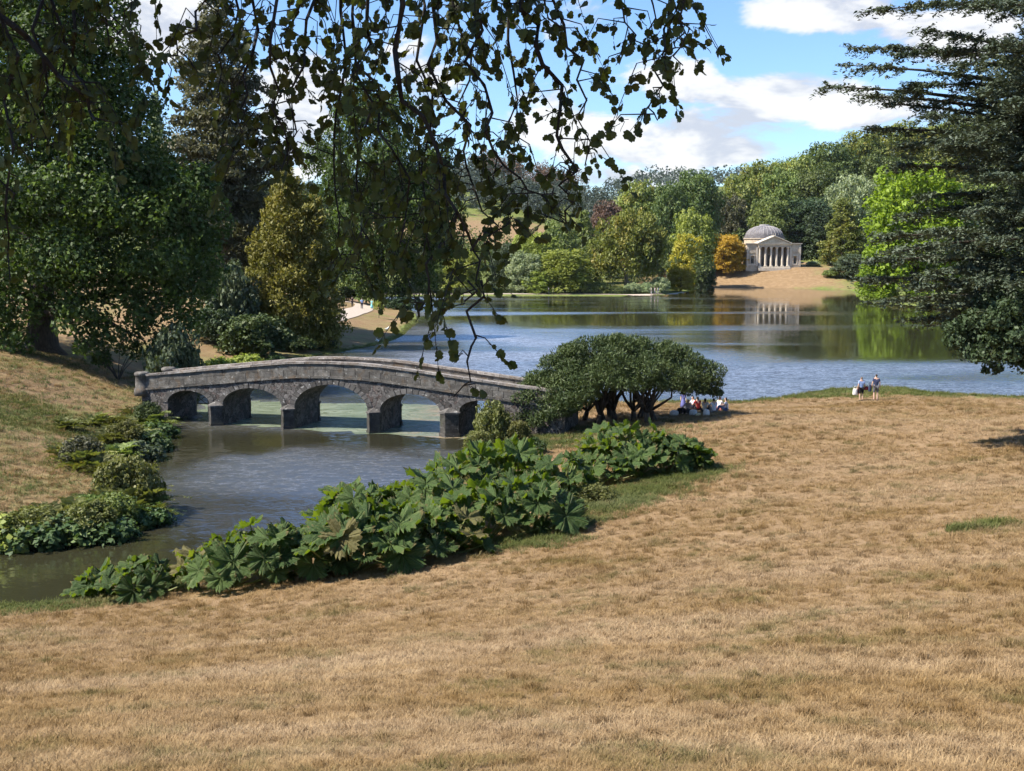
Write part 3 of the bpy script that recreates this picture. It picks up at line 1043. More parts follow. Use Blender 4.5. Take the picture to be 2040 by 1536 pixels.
G = dict(
    beech=leaf_mat('leaf_beech', (0.108, 0.156, 0.040), (0.251, 0.271, 0.073), .28, (0.434, 0.325, 0.077), .45, patch=.10),
    oak=leaf_mat('leaf_oak', (0.057, 0.094, 0.031), (0.141, 0.177, 0.057), .25, patch=.12),
    mid=leaf_mat('leaf_mid', (0.097, 0.143, 0.044), (0.240, 0.284, 0.090), .28, patch=.12),
    lime=leaf_mat('leaf_lime', (.16, .205, .045), (.36, .40, .095), .32, patch=.15),
    vivid=leaf_mat('leaf_vivid', (.115, .170, .014), (.27, .345, .036), .38, patch=.15),
    pale=leaf_mat('leaf_pale', (0.185, 0.240, 0.131), (0.368, 0.425, 0.240), .25, patch=.12),
    bluegreen=leaf_mat('leaf_bluegreen', (.046, .066, .036), (.110, .138, .076), .2, patch=.15),
    dark=leaf_mat('leaf_dark', (0.029, 0.051, 0.025), (0.069, 0.101, 0.044), .2, patch=.15),
    gold=leaf_mat('leaf_gold', (.26, .22, .03), (.48, .39, .06), .32, (.14, .17, .035), .6, patch=.25),
    amber=leaf_mat('leaf_amber', (.34, .22, .03), (.60, .39, .07), .32, (.24, .22, .04), .7, patch=.25),
    brown=leaf_mat('leaf_brown', (.058, .062, .036), (.125, .120, .068), .2, patch=.2),
    plum=leaf_mat('leaf_plum', (0.109, 0.072, 0.055), (0.189, 0.123, 0.087), .2, patch=.1),
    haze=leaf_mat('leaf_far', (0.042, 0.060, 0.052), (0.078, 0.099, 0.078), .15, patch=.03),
    yew=leaf_mat('leaf_yew', (0.031, 0.052, 0.018), (0.091, 0.120, 0.039), .15, patch=.5),
    golden_cypress=leaf_mat('leaf_golden_cypress', (.095, .100, .022), (.24, .215, .05), .22, (.32, .25, .05), .45, patch=.3),
    plane=leaf_mat('leaf_plane', (.026, .052, .014), (.085, .135, .034), .33, (.17, .25, .035), .55, patch=.22),
    cedar=leaf_mat('leaf_cedar', (.042, .060, .040), (.115, .140, .092), .10, patch=.4),
    fern=leaf_mat('leaf_fern', (0.109, 0.123, 0.032), (0.232, 0.239, 0.072), .3, (0.246, 0.109, 0.036), .55, patch=.9),
    ivy=leaf_mat('leaf_waterside', (.045, .080, .028), (.100, .150, .055), .3, patch=.8),
    weedy=leaf_mat('leaf_weedy', (.085, .098, .030), (.185, .185, .062), .3, patch=.8),
)


def far_tree(name, cat, label, cx, Y, top, wpx, var, mat, group=None, sink=0.0, parts=('crown', 'trunk')):
    cm, tm, W0, H0 = FAR[var]
    p = spot(cx, Y)
    H = at_y(cx, top, Y)[2] - p[2] + sink
    H *= 1.08 if var[:5] == 'broad' else 1.02
    Wm = wpx * Y / FPX
    root = empty(name, (p[0], p[1], p[2] - sink), random.uniform(0, 6.28))
    tag(root, label, cat, group)
    c = link(parts[0], cm, root, scale=(Wm / W0, Wm / W0 * random.uniform(.92, 1.08), H / H0))
    if not cm.materials:
        cm.materials.append(M['bark'])
    c.material_slots[0].link = 'OBJECT'
    c.material_slots[0].material = G[mat]
    link(parts[1], tm, root, scale=(Wm / W0, Wm / W0, H / H0))
    return root


T_, S_ = 'tree', 'shrub'
FARLIST = [
    # behind the far lake path, left to right
    ('broadleaf_tree', T_, 'mid green tree behind the hedge, half hidden by hanging leaves', 868, 282, 512, 90, 'broad1', 'mid'),
    ('broadleaf_tree', T_, 'lime green tree behind the left end of the lakeside hedge', 925, 276, 500, 82, 'broad3', 'lime'),
    ('broadleaf_tree', T_, 'dark blue green rounded tree behind the lakeside hedge', 1006, 274, 486, 66, 'broad0', 'bluegreen'),
    ('broadleaf_tree', T_, 'pale green bushy tree between the dark tree and the lime tree', 1046, 270, 505, 76, 'broad4', 'pale'),
    ('broadleaf_tree', T_, 'sunny lime green treetop behind the pale bushy tree', 1062, 288, 464, 92, 'broad2', 'lime'),
    ('broadleaf_tree', T_, 'big yellow green rounded tree right behind the lakeside hedge', 1122, 270, 500, 118, 'broad3', 'lime'),
    ('broadleaf_tree', T_, 'low light green tree at the hedge before the big lime one', 1075, 268, 540, 70, 'broad1', 'lime'),
    ('broadleaf_tree', T_, 'grey green tree standing behind the big yellow green one', 1112, 306, 446, 84, 'broad4', 'mid'),
    ('broadleaf_tree', T_, 'tall green tree with a pointed top left of the great weeping tree', 1160, 318, 428, 76, 'cone0', 'mid'),
    ('weeping_tree', T_, 'great drooping tree with forked pale trunk behind the hedge', 1246, 278, 414, 156, 'weep0', 'beech'),
    ('broadleaf_tree', T_, 'orange brown treetop behind the left of the great drooping tree', 1205, 335, 402, 62, 'broad2', 'plum'),
    ('broadleaf_tree', T_, 'tall olive tree left of the three behind the great drooping tree', 1266, 345, 362, 96, 'broad0', 'beech'),
    ('broadleaf_tree', T_, 'middle one of three tall olive trees with its bare pale trunk', 1330, 332, 370, 84, 'broad3', 'oak'),
    ('broadleaf_tree', T_, 'tall ragged tree with open crown right of three on the skyline', 1384, 352, 343, 92, 'broad2', 'oak'),
    ('broadleaf_tree', T_, 'rounded fresh green tree above the golden ones', 1375, 312, 426, 88, 'broad4', 'lime'),
    ('maple', T_, 'golden yellow maple left of the orange one', 1366, 304, 472, 76, 'broad1', 'gold'),
    ('maple', T_, 'orange amber maple beside the temple', 1437, 333, 470, 88, 'broad3', 'amber'),
    ('maple', T_, 'small yellow maple at the water by the end of the lake path', 1352, 284, 530, 56, 'broad4', 'gold'),
    ('evergreen_shrub', S_, 'dark evergreen shrub between the two maples near the water', 1400, 298, 524, 44, 'broad0', 'dark'),
    ('broadleaf_tree', T_, 'brownish tree behind the orange maple', 1440, 372, 396, 84, 'broad1', 'brown'),
    ('broadleaf_tree', T_, 'pale green tree peeping between the golden maple and the temple', 1466, 376, 440, 60, 'broad0', 'pale'),
    # the wooded hill on the right, from its foot to its crest
    ('broadleaf_tree', T_, 'dark tree standing just behind the temple dome', 1590, 366, 395, 110, 'broad2', 'dark'),
    ('broadleaf_tree', T_, 'green tree rising behind the left of the temple dome', 1528, 362, 398, 86, 'broad4', 'mid'),
    ('broadleaf_tree', T_, 'dark tree right of the temple dome before the pale willow', 1632, 358, 420, 92, 'broad1', 'dark'),
    ('conical_tree', T_, 'cone shaped yellow green tree right of the temple', 1668, 340, 402, 108, 'cone0', 'beech'),
    ('willow', T_, 'silvery green willow like tree on the hill above the cone shaped tree', 1688, 388, 346, 150, 'weep1', 'pale'),
    ('willow', T_, 'second silvery green tree right of the willow on the hill', 1788, 398, 338, 110, 'weep0', 'pale'),
    ('broadleaf_tree', T_, 'shaded dark tree between the cone shaped tree and the vivid green one', 1752, 345, 418, 96, 'broad3', 'oak'),
    ('broadleaf_tree', T_, 'olive tree at the left foot of the wooded hill', 1462, 395, 352, 96, 'broad0', 'beech'),
    ('broadleaf_tree', T_, 'golden olive treetop first on the rising skyline', 1502, 412, 330, 104, 'broad3', 'beech'),
    ('broadleaf_tree', T_, 'grey green tree on the hill left above the temple dome', 1548, 402, 345, 96, 'broad1', 'mid'),
    ('broadleaf_tree', T_, 'broad olive treetop second on the rising skyline', 1562, 425, 315, 108, 'broad2', 'beech'),
    ('broadleaf_tree', T_, 'dark tree on the hill right above the temple dome', 1612, 398, 336, 104, 'broad4', 'oak'),
    ('broadleaf_tree', T_, 'dark green treetop third on the rising skyline', 1634, 438, 286, 122, 'broad0', 'oak'),
    ('broadleaf_tree', T_, 'olive treetop fourth on the rising skyline', 1706, 450, 268, 116, 'broad3', 'beech'),
    ('broadleaf_tree', T_, 'bright olive treetop fifth on the rising skyline', 1768, 458, 252, 118, 'broad1', 'beech'),
    ('broadleaf_tree', T_, 'olive treetop sixth on the skyline, by the cedar tips', 1838, 465, 250, 118, 'broad2', 'beech'),
    ('broadleaf_tree', T_, 'treetop seventh on the skyline, behind the cedar', 1905, 470, 246, 118, 'broad4', 'oak'),
    ('broadleaf_tree', T_, 'treetop last on the skyline, behind the cedar near the picture edge', 1990, 478, 242, 140, 'broad0', 'beech'),
    ('broadleaf_tree', T_, 'olive tree on the hill above the second silvery tree', 1740, 420, 312, 100, 'broad4', 'oak'),
    ('broadleaf_tree', T_, 'shaded olive tree on the hill seen through the cedar', 1850, 410, 330, 120, 'broad1', 'beech'),
    ('broadleaf_tree', T_, 'dark tree on the hill deep behind the cedar boughs', 1960, 400, 345, 140, 'broad3', 'oak'),
    ('vivid_tree', T_, 'vivid yellow green tree on the right shore of the lake', 1806, 232, 338, 204, 'broad3', 'vivid'),
    ('broadleaf_tree', T_, 'green tree right of the vivid one behind the cedar', 1935, 236, 380, 170, 'broad1', 'mid'),
    ('broadleaf_tree', T_, 'lime green low tree on the right shore under the vivid one', 1742, 231, 500, 90, 'broad4', 'vivid'),
    # shrubs at the far water
    ('round_bush', S_, 'round clipped bush at the right edge of the temple lawn', 1650, 322, 536, 38, 'shrub0', 'mid'),
    ('evergreen_shrub', S_, 'dark spreading evergreen right of the temple lawn', 1700, 320, 506, 88, 'broad0', 'bluegreen'),
    ('round_bush', S_, 'bush hugging the right side wall of the temple', 1612, 336, 520, 30, 'shrub1', 'pale'),
    ('round_bush', S_, 'low rounded bush on the hedge left of the great drooping tree', 1192, 269, 561, 46, 'shrub2', 'mid'),
    ('round_bush', S_, 'grey green round bush behind the hedge, left of a pair', 1258, 270, 562, 34, 'shrub0', 'pale'),
    ('round_bush', S_, 'grey green round bush behind the hedge, right of a pair', 1284, 270, 561, 34, 'shrub1', 'pale'),
    ('round_bush', S_, 'grey bush behind the three walkers at the hedge end', 1312, 271, 552, 46, 'shrub2', 'pale'),
    ('round_bush', S_, 'bank side bush on the right shore under the cedar boughs', 1790, 226, 588, 60, 'shrub0', 'weedy'),
    ('round_bush', S_, 'long low bush on the right shore behind the lowest cedar boughs', 1880, 222, 588, 90, 'shrub2', 'brown'),
    ('round_bush', S_, 'waterside bush at the left end of the far hedge', 830, 268, 560, 60, 'shrub1', 'dark'),
    # left of the lake
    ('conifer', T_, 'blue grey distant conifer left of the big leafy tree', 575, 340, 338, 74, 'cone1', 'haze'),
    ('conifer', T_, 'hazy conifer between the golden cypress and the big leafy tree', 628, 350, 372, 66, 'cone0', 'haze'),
    ('conifer', T_, 'slim grey green conifer peeping left of the tall dark pine', 332, 190, 205, 90, 'cone1', 'pale'),
    ('rhododendron', S_, 'rounded grey green rhododendron left of the golden cypress', 462, 112, 519, 128, 'shrub0', 'bluegreen'),
    ('rhododendron', S_, 'wide low olive shrub at the foot of the golden cypress', 512, 106, 624, 150, 'shrub1', 'yew'),
    ('rhododendron', S_, 'dark low shrub tucked under the rounded rhododendron', 425, 108, 615, 100, 'shrub2', 'dark'),
    ('evergreen_shrub', S_, 'dark bluish evergreen bush behind the left end of the bridge', 345, 77, 648, 118, 'shrub2', 'bluegreen'),
    ('evergreen_shrub', S_, 'dark shrub behind the three walkers under the leafy tree', 690, 205, 570, 70, 'shrub0', 'dark'),
    ('waterside_shrub', S_, 'dark shrub at the water right of the three walkers', 800, 196, 592, 70, 'shrub1', 'dark'),
    ('waterside_shrub', S_, 'shady shrub at the shore under the golden cypress', 640, 116, 672, 70, 'shrub2', 'dark'),
    ('waterside_shrub', S_, 'low olive shrub left of the shady shore shrub', 590, 112, 668, 80, 'shrub0', 'yew'),
]
for row in FARLIST:
    far_tree(*row, group='trees and shrubs round the lake')

# woods that read as one mass: the far hill, the left hill, the far ridge
def wood_mass(name, label, n, xr, yr, size, mat, leaves, seed, hmin=9, hmax=15, keep=None):
    rg = np.random.default_rng(seed)
    L = []
    while len(L) < n:
        x, y = rg.uniform(*xr), rg.uniform(*yr)
        if keep is not None and not keep(x, y):
            continue
        z = ground_z(x, y)
        h = rg.uniform(hmin, hmax)
        L.append((x, y, z + h * .55, h * .42, h * .42, h * .5))
    V, F = foliage(np.array(L), leaves, size, rg, sub=7, subr=(.3, .5), inner=.05)
    return tag(link(name, np_mesh(name, V, F, G[mat])), label, kind='stuff')


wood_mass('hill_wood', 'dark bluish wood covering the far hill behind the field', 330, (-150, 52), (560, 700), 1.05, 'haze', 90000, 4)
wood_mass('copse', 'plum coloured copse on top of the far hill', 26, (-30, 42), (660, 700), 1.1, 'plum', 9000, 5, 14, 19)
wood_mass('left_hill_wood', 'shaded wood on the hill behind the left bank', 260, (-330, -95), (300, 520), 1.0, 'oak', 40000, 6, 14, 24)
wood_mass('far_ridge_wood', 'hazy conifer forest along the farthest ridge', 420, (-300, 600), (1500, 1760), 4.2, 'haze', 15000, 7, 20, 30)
wood_mass('bank_wood', 'green undergrowth below the wooded hill', 150, (60, 250), (345, 440), .9, 'oak', 26000, 8, 7, 13,
          keep=lambda x, y: y > 352 and not (60 < x < 104 and y < 362))
wood_mass('lake_head_wood', 'shaded trees filling in behind the far lakeside hedge', 120, (-75, 50), (292, 330), .8, 'oak', 22000, 9, 9, 15)

wood_mass('crest_wood', 'olive wood along the crest of the right hill', 130, (110, 330), (440, 560), .75, 'beech', 60000, 10, 18, 26)

# hedge along the far path
hp = [(-33, 267.5), (-8, 267.2), (12, 267.4), (27, 268.6), (34, 271)]
hs_ = np.array(hp)
ss = np.concatenate([[0], np.cumsum(np.hypot(*np.diff(hs_, axis=0).T))])
q = np.linspace(0, ss[-1], 90)
hx, hy = np.interp(q, ss, hs_[:, 0]), np.interp(q, ss, hs_[:, 1])
rg = np.random.default_rng(12)
k = rg.integers(0, 90, 16000)
P = np.stack([hx[k] + rg.uniform(-.4, .4, 16000), hy[k] + rg.uniform(-.55, .55, 16000), rg.uniform(0, 1.2, 16000)], -1)
face = rg.random(16000)
P[face < .45, 1] = hy[k][face < .45] - .6
P[face > .7, 2] = 1.25
P += rg.normal(0, .05, P.shape)
P[:, 2] += ground_zs(P[:, 0], P[:, 1])
Nn = np.where((face < .45)[:, None], [0, -1, .2], [0, 0, 1.0]) + rg.normal(0, .5, P.shape)
hedge = empty('clipped_hedge', (0, 267.4, ground_z(0, 267.4)))
tag(hedge, 'long low clipped hedge along the far lakeside path', 'hedge')
V, F = cards(P, Nn, .26, .7, rg)
link('foliage', np_mesh('foliage', V - np.array(hedge.location), F, G['yew']), hedge)

# ------------------------------------------------------------------ the big trees on the left
def special_tree(name, cat, label, px, Y, lobes, leaves, size, mat, trunk=None, seed=1, bark='bark', **kw):
    rg = np.random.default_rng(seed)
    p = spot(px, Y)
    root = empty(name, tuple(p))
    tag(root, label, cat)
    L = np.array(lobes)
    link('crown', np_mesh('crown', *foliage(L, leaves, size, rg, **kw), G[mat]), root)
    tb = trunk or trunk_mb(max(L[:, 2]), .5, L, 8, rg)
    tb.obj('trunk', M[bark], root, True)
    return root


# the huge spreading tree over the bridge's left end; lobes traced from its outline, with real depth
rg = np.random.default_rng(21)
TP = spot(88, 84)
L = []
for px, py, r, dy in ((-40, 60, 3.6, 2), (60, 20, 3.6, -1), (160, 60, 3.4, 2), (225, 120, 2.4, -1), (110, 140, 3.4, -3), (0, 190, 3.8, -2), (200, 190, 2.8, 2), (255, 210, 2.2, 0),
                      (120, 260, 3.4, -4), (215, 290, 3.0, -3), (300, 330, 2.6, -1), (30, 330, 3.8, -3), (330, 400, 2.8, -2), (395, 380, 1.7, 0), (400, 450, 1.9, -2), (160, 390, 3.4, -5),
                      (255, 440, 3.0, -5), (350, 500, 2.5, -4), (60, 470, 3.4, -5), (405, 530, 1.6, -2), (180, 530, 2.8, -5), (300, 560, 2.4, -4), (380, 590, 1.6, -3), (90, 590, 2.4, -5),
                      (240, 610, 2.1, -4), (330, 640, 1.7, -3), (20, 600, 2.4, -5), (160, 640, 1.5, -6), (220, 665, 1.2, -5), (-20, 660, 1.7, -5), (290, 680, 1.1, -4), (30, 675, 1.1, -6), (180, 690, .9, -6),
                      (-120, 200, 4.2, 2), (-120, 400, 4.2, 0), (-110, 560, 3.6, -2), (-60, -80, 4.0, 2), (90, -60, 3.6, 3), (100, 200, 4.0, 5), (220, 400, 4.5, 6), (60, 500, 4.5, 6), (330, 520, 3, 5)):
    q = at_y(px, py, 84 + dy)
    r *= 1.18
    L.append((q[0] - TP[0], q[1] - TP[1], q[2] - TP[2], r, r, r * .9))
L = np.array(L)
tb = MB()
tb.tube([(0, 0, -.5), (0, 0, .3), (.1, 0, 2.5), (.3, .2, 8), (.8, .3, 16), (1.2, .4, 23)], [1.9, 1.25, .95, .8, .5, .15], 12)
for i in range(0, len(L), 2):
    e = L[i, :3]
    z0 = min(19, max(2.8, e[2] * .7))
    s0 = np.array([.04 * z0, 0, z0])
    mid = s0 * .5 + e * .5 + np.array([0, 0, 1.0])
    tb.tube([s0, s0 * .75 + mid * .25, mid, e], [.34, .28, .18, .05], 7)
special_tree('plane_tree', 'tree', 'huge dark green spreading tree over the left end of the bridge', 88, 84, L, 130000, .33, 'plane', tb, 31, sub=10, subr=(.36, .6), up=.2, wild=.5)

# tall dark pine behind it
L = []
rg = np.random.default_rng(22)
DP = spot(452, 128)
for k in range(64):
    f = k / 63
    z = 5 + 31 * f
    R = 6.8 * (1 - f) ** .7 * (.75 + .5 * rg.random()) + .4
    a = k * 2.4
    L.append((R * .75 * math.cos(a), R * .75 * math.sin(a), z, R * .5 + .5, R * .5 + .5, 1.2))
special_tree('dark_pine', 'tree', 'tall dark brownish pine behind the golden cypress', 452, 128, L, 42000, .6, 'brown', trunk_mb(34, .8), 32, bark='bark_pale', aspect=.4, up=.5)
# golden cypress with a second leader
L1 = cone_lobes(np.random.default_rng(23), 10.6, 17.0, -.3, 90, .32, .46)
L2 = cone_lobes(np.random.default_rng(24), 6.8, 14.8, -.3, 44, .36, .46)
L2[:, 0] += 2.7
L2[:, 1] -= .8
special_tree('golden_cypress', 'tree', 'golden olive cypress with two leaders behind the bridge', 583, 117, np.concatenate([L1, L2]), 50000, .38, 'golden_cypress', trunk_mb(15, .35), 33, aspect=.5, sprig='up', sub=9)
# big leafy tree by the walkers, seen through the hanging branches
L = []
for px, py, r, dy in ((735, 215, 4.5, 0), (690, 260, 4.5, -2), (790, 250, 5, 1), (660, 320, 4.2, -2), (720, 330, 5.4, -4), (800, 340, 5.4, -3), (850, 330, 4.6, 0), (660, 400, 4.4, -2), (735, 420, 5.4, -5),
                      (815, 430, 5.4, -4), (870, 420, 4.6, -1), (680, 470, 4.6, -3), (760, 500, 5.0, -5), (840, 500, 4.6, -3), (700, 530, 3.6, -4), (790, 560, 3.4, -4), (850, 555, 3.0, -2), (745, 570, 2.6, -4), (670, 520, 3.2, -1), (880, 480, 3.6, 0), (760, 400, 7, 5)):
    q = at_y(px, py, 205 + dy)
    o = spot(757, 205)
    r *= 1.15
    L.append((q[0] - o[0], q[1] - o[1], q[2] - o[2], r, r, r))
special_tree('broadleaf_tree', 'tree', 'big leafy green tree at the lakeside above the three walkers', 757, 205, L, 60000, .62, 'plane', trunk_mb(30, .8, np.array(L), 8, np.random.default_rng(3)), 34, aspect=.5, droop=.7)

# small bare stemmed shrub under the huge tree, and the sapling by the path
sp_ = spot(236, 80)
r_ = empty('thin_shrub', tuple(sp_))
tag(r_, 'small many stemmed shrub under the huge tree near the bridge end', 'shrub')
b = MB()
rg = np.random.default_rng(5)
tips = []
for k in range(11):
    a = rg.uniform(0, 6.28)
    e = np.array([1.4 * math.cos(a), .8 * math.sin(a), rg.uniform(1.2, 2.4)])
    b.tube([(0, 0, -.1), e * .35 + np.array([0, 0, .15]), e], [.05, .035, .012], 5)
    tips.append(e)
b.obj('stem', M['bark'], r_)
T = np.array(tips)
V, F = foliage(np.concatenate([T, np.full((11, 3), .5)], 1), 1500, .2, rg)
link('foliage', np_mesh('foliage', V, F, G['plane']), r_)
sp_ = on_ground(755, 634)
r_ = empty('sapling', tuple(sp_))
tag(r_, 'slender yellow green sapling on the lawn right of the walkers', 'sapling')
MB().tube([(0, 0, -.1), (.03, 0, 1.2), (0, 0, 2.4)], [.05, .04, .015], 5).obj('trunk', M['bark'], r_)
V, F = foliage(np.array([(0, 0, 1.7, .75, .75, .7), (.3, 0, 1.3, .5, .5, .4), (-.25, 0, 2.1, .4, .4, .5)]), 700, .2, rg)
link('crown', np_mesh('crown', V, F, G['lime']), r_)

# ------------------------------------------------------------------ the cedar leaning in on the right
CX, CY = 27.0, 50.0
CZ = ground_z(CX, CY)
cedar = empty('cedar', (CX, CY, CZ))
tag(cedar, 'grey green cedar reaching in from the right with flat spreading boughs', 'tree')
MB().tube([(0, 0, -.5), (0, 0, .5), (.1, 0, 5), (0, .2, 14), (-.3, 0, 24)], [1.5, 1.0, .8, .6, .2], 12).obj('trunk', M['bark'], cedar, True)
rg = np.random.default_rng(41)
needle_P, needle_N, needle_T = [], [], []
limbs = []
# bough tips: picture column and row of the tip, and the distance it reaches to
for px, py, y, full in ((1648, 172, 46, .6), (1700, 95, 48, .7), (1745, 20, 49, .7), (1830, -20, 47, .8), (1690, 130, 45, .55), (1790, 110, 47, .8), (1820, 170, 46, .8), (1860, 10, 46, .9), (1700, 190, 47, .5), (1760, 205, 46, .7), (1740, 255, 47, .8), (1850, 60, 46, .8), (1900, 130, 45, .9),
                        (1800, 290, 46, .9), (1790, 330, 48, 1), (1850, 230, 44, 1), (1900, 300, 44, 1), (1840, 390, 46, 1), (1800, 430, 47, 1), (1760, 470, 48, 1), (1730, 520, 46, .9), (1715, 555, 46, .85),
                        (1790, 500, 44, 1), (1860, 460, 43, 1), (1760, 600, 45, .75), (1800, 640, 46, .6), (1830, 570, 44, 1), (1880, 540, 43, 1), (1850, 610, 45, .9), (1900, 640, 44, 1), (1930, 420, 42, 1),
                        (1940, 560, 42, 1), (1960, 250, 42, 1), (1990, 350, 41, 1), (1985, 480, 41, 1), (1980, 620, 42, 1), (1950, 180, 43, 1), (1990, 90, 42, 1), (1950, 10, 44, .9), (2020, 200, 41, 1), (2030, 560, 41, 1), (2060, 420, 40, 1), (2060, 300, 41, 1), (2060, 60, 42, 1), (2080, 640, 42, 1)):
    tip = at_y(px, py, y) - np.array([CX, CY, CZ])
    z0 = max(2.5, tip[2] - rg.uniform(.2, 1.8))
    root_p = np.array([0, 0, z0])
    mid = root_p * .5 + tip * .5 + np.array([0, 0, rg.uniform(.2, .7)])
    q1 = root_p * .75 + mid * .25 + np.array([0, 0, .25])
    q2 = mid * .5 + tip * .5 + np.array([0, 0, .1])
    pts = [root_p, q1, mid, q2, tip]
    limbs.append(MB().tube(pts, [.20, .15, .10, .05, .015], 6).obj('bough', M['bark'], cedar))
    P = np.array(pts)
    axis = unit(tip - root_p)
    side = unit(np.cross(axis, [0, 0, 1]))
    Ltot = np.linalg.norm(tip - root_p)
    ns = int(52 * full + 20)
    for s in range(ns):                                      # flat sprays of twigs to both sides
        f = 1 - (rg.random() ** 1.35) * (.70 if full > .5 else .6)
        base = np.array([np.interp(f, [0, .25, .5, .75, 1], P[:, i]) for i in range(3)])
        ln = (.35 + 1.5 * (1 - f) * full + rg.uniform(0, .5)) * rg.uniform(.7, 1.2)
        dirn = unit(axis * rg.uniform(.5, 1.2) + side * rg.choice([-1, 1]) * rg.uniform(.35, 1.0) + np.array([0, 0, rg.uniform(-.22, .16)]))
        sag = rg.uniform(-.05, .45)
        npt = int(ln * 44)
        t_ = rg.uniform(.05, 1, npt)
        q = base + dirn * (t_ * ln)[:, None] + np.array([0, 0, -1.0]) * (sag * t_ ** 2)[:, None]
        q += rg.normal(0, 1, q.shape) * np.array([.07, .07, .055])
        needle_P.append(q)
        needle_N.append(np.array([0, 0, 1.0]) + rg.normal(0, .45, q.shape))
        needle_T.append(dirn + rg.normal(0, .7, q.shape))
fill = []
for k in range(150):                                         # the inner boughs, where the sprays close up
    px, py = rg.uniform(1900, 2110), rg.uniform(60, 640)
    if px < 1980 and py < 260 or px < 1950 and 300 < py < 440:
        continue
    q = at_y(px, py, rg.uniform(43, 48)) - np.array([CX, CY, CZ])
    r = rg.uniform(.7, 1.3)
    fill.append((*q, r * 1.2, r * 1.2, r * .32))
fill = np.array(fill)
pk = rg.integers(0, len(fill), 42000)
dd = rand_dirs(42000, rg)
q = fill[pk, :3] + dd * fill[pk, 3:] * rg.uniform(.3, 1.05, (42000, 1))
q[:, 2] -= .25 * (np.hypot(dd[:, 0], dd[:, 1]) ** 2)
needle_P.append(q)
needle_N.append(np.array([0, 0, 1.0]) + rg.normal(0, .5, q.shape))
needle_T.append(dd * np.array([1, 1, .2]) + np.array([-.5, 0, -.15]) + rg.normal(0, .5, q.shape))
V, F = cards(np.concatenate(needle_P), np.concatenate(needle_N), .19, .40, rg, np.concatenate(needle_T), .1)
link('needles', np_mesh('needles', V, F, G['cedar']), cedar)
# leafy branch of a chestnut hanging below it
ch = empty('chestnut_tree', (CX + 4, CY - 4, ground_z(CX + 4, CY - 4)))
tag(ch, 'olive leafy branches hanging under the cedar above the water', 'tree')
o = np.array(ch.location)
L = []
for px, py, r, y in ((1925, 690, .8, 43), (1960, 660, 1.0, 43), (1990, 700, .8, 42), (2020, 650, 1.1, 42), (2040, 690, .9, 42), (2010, 600, 1.1, 43), (2060, 620, 1.4, 43), (1975, 735, .35, 42.5), (2030, 728, .45, 42), (1915, 655, .7, 43), (2080, 700, 1.0, 42)):
    L.append((*(at_y(px, py, y) - o), r, r, r * .8))
L = np.array(L)
link('crown', np_mesh('crown', *foliage(L, 20000, .165, rg, up=.1), G['dark']), ch)
b = MB().tube([(0, 0, -.5), (0, 0, 2), (-.3, 0, 6), (-.5, .3, 10)], [.6, .42, .33, .1], 9)
for i in range(0, len(L), 2):
    b.tube([(-.2, 0, 4.5), (L[i, 0] * .5, L[i, 1] * .5, L[i, 2] * .5 + 3.4), L[i, :3]], [.14, .09, .02], 6)
b.obj('trunk', M['bark'], ch, True)

# ------------------------------------------------------------------ the umbrella shaped bush with its many stems
BP = spot(1245, 62.5)
bush = empty('spreading_bush', tuple(BP))
tag(bush, 'broad umbrella shaped evergreen bush with many bare stems beyond the big leaves', 'bush')
rg = np.random.default_rng(51)
L = []
for px, py, r, dy in ((1240, 700, 1.0, 0), (1180, 705, 1.0, -.6), (1300, 708, 1.0, 0), (1355, 720, .95, .4), (1395, 745, .85, 0), (1418, 768, .55, .3), (1135, 715, .85, 0), (1110, 738, .9, -.5), (1080, 760, .8, 0),
                      (1060, 785, .75, .2), (1048, 806, .55, .4), (1160, 745, 1.0, -1.5), (1220, 738, 1.1, -1.8), (1290, 742, 1.1, -1.6), (1340, 755, 1.0, -1.2), (1380, 775, .6, -.6), (1110, 780, .9, -1.6),
                      (1165, 768, .9, -2.2), (1085, 812, .7, -1.2), (1128, 806, .7, -1.8), (1250, 762, .8, -2.4), (1310, 768, .7, -2), (1210, 762, .7, -2.6), (1240, 712, 1.2, 2), (1320, 725, 1.2, 2), (1160, 730, 1.2, 2), (1100, 770, 1.0, 1.6), (1380, 755, .9, 1.8),
                      (1425, 785, .35, .2), (1100, 828, .45, -1.6), (1060, 822, .4, -.4), (1205, 690, .7, .5), (1270, 692, .7, .2), (1232, 682, .5, 0), (1140, 700, .5, .4), (1330, 700, .6, .6), (1055, 800, .8, -1.2), (1045, 825, .6, -1.0), (1075, 835, .6, -1.8), (1110, 815, .8, -2.2), (1140, 790, .9, -2.4), (1062, 812, .8, 1)):
    q = at_y(px, py, 62.5 + dy) - BP
    L.append((*q, r * 1.25, r * 1.25, r * .85))
L = np.array(L)
wis = L[rg.integers(0, len(L), 6000)]
wd = rand_dirs(6000, rg, .0)
wisp = cards(wis[:, :3] + wd * wis[:, 3:] * rg.uniform(.95, 1.22, (6000, 1)), rg.normal(0, 1, (6000, 3)), .28, .20, rg, wd + np.array([0, 0, .5]) + rg.normal(0, .3, (6000, 3)))
link('crown', np_mesh('crown', *join([wisp, foliage(L, 110000, .16, rg, aspect=.34, sprig='up', sub=12, subr=(.28, .62))]), G['yew']), bush)
stems = MB()
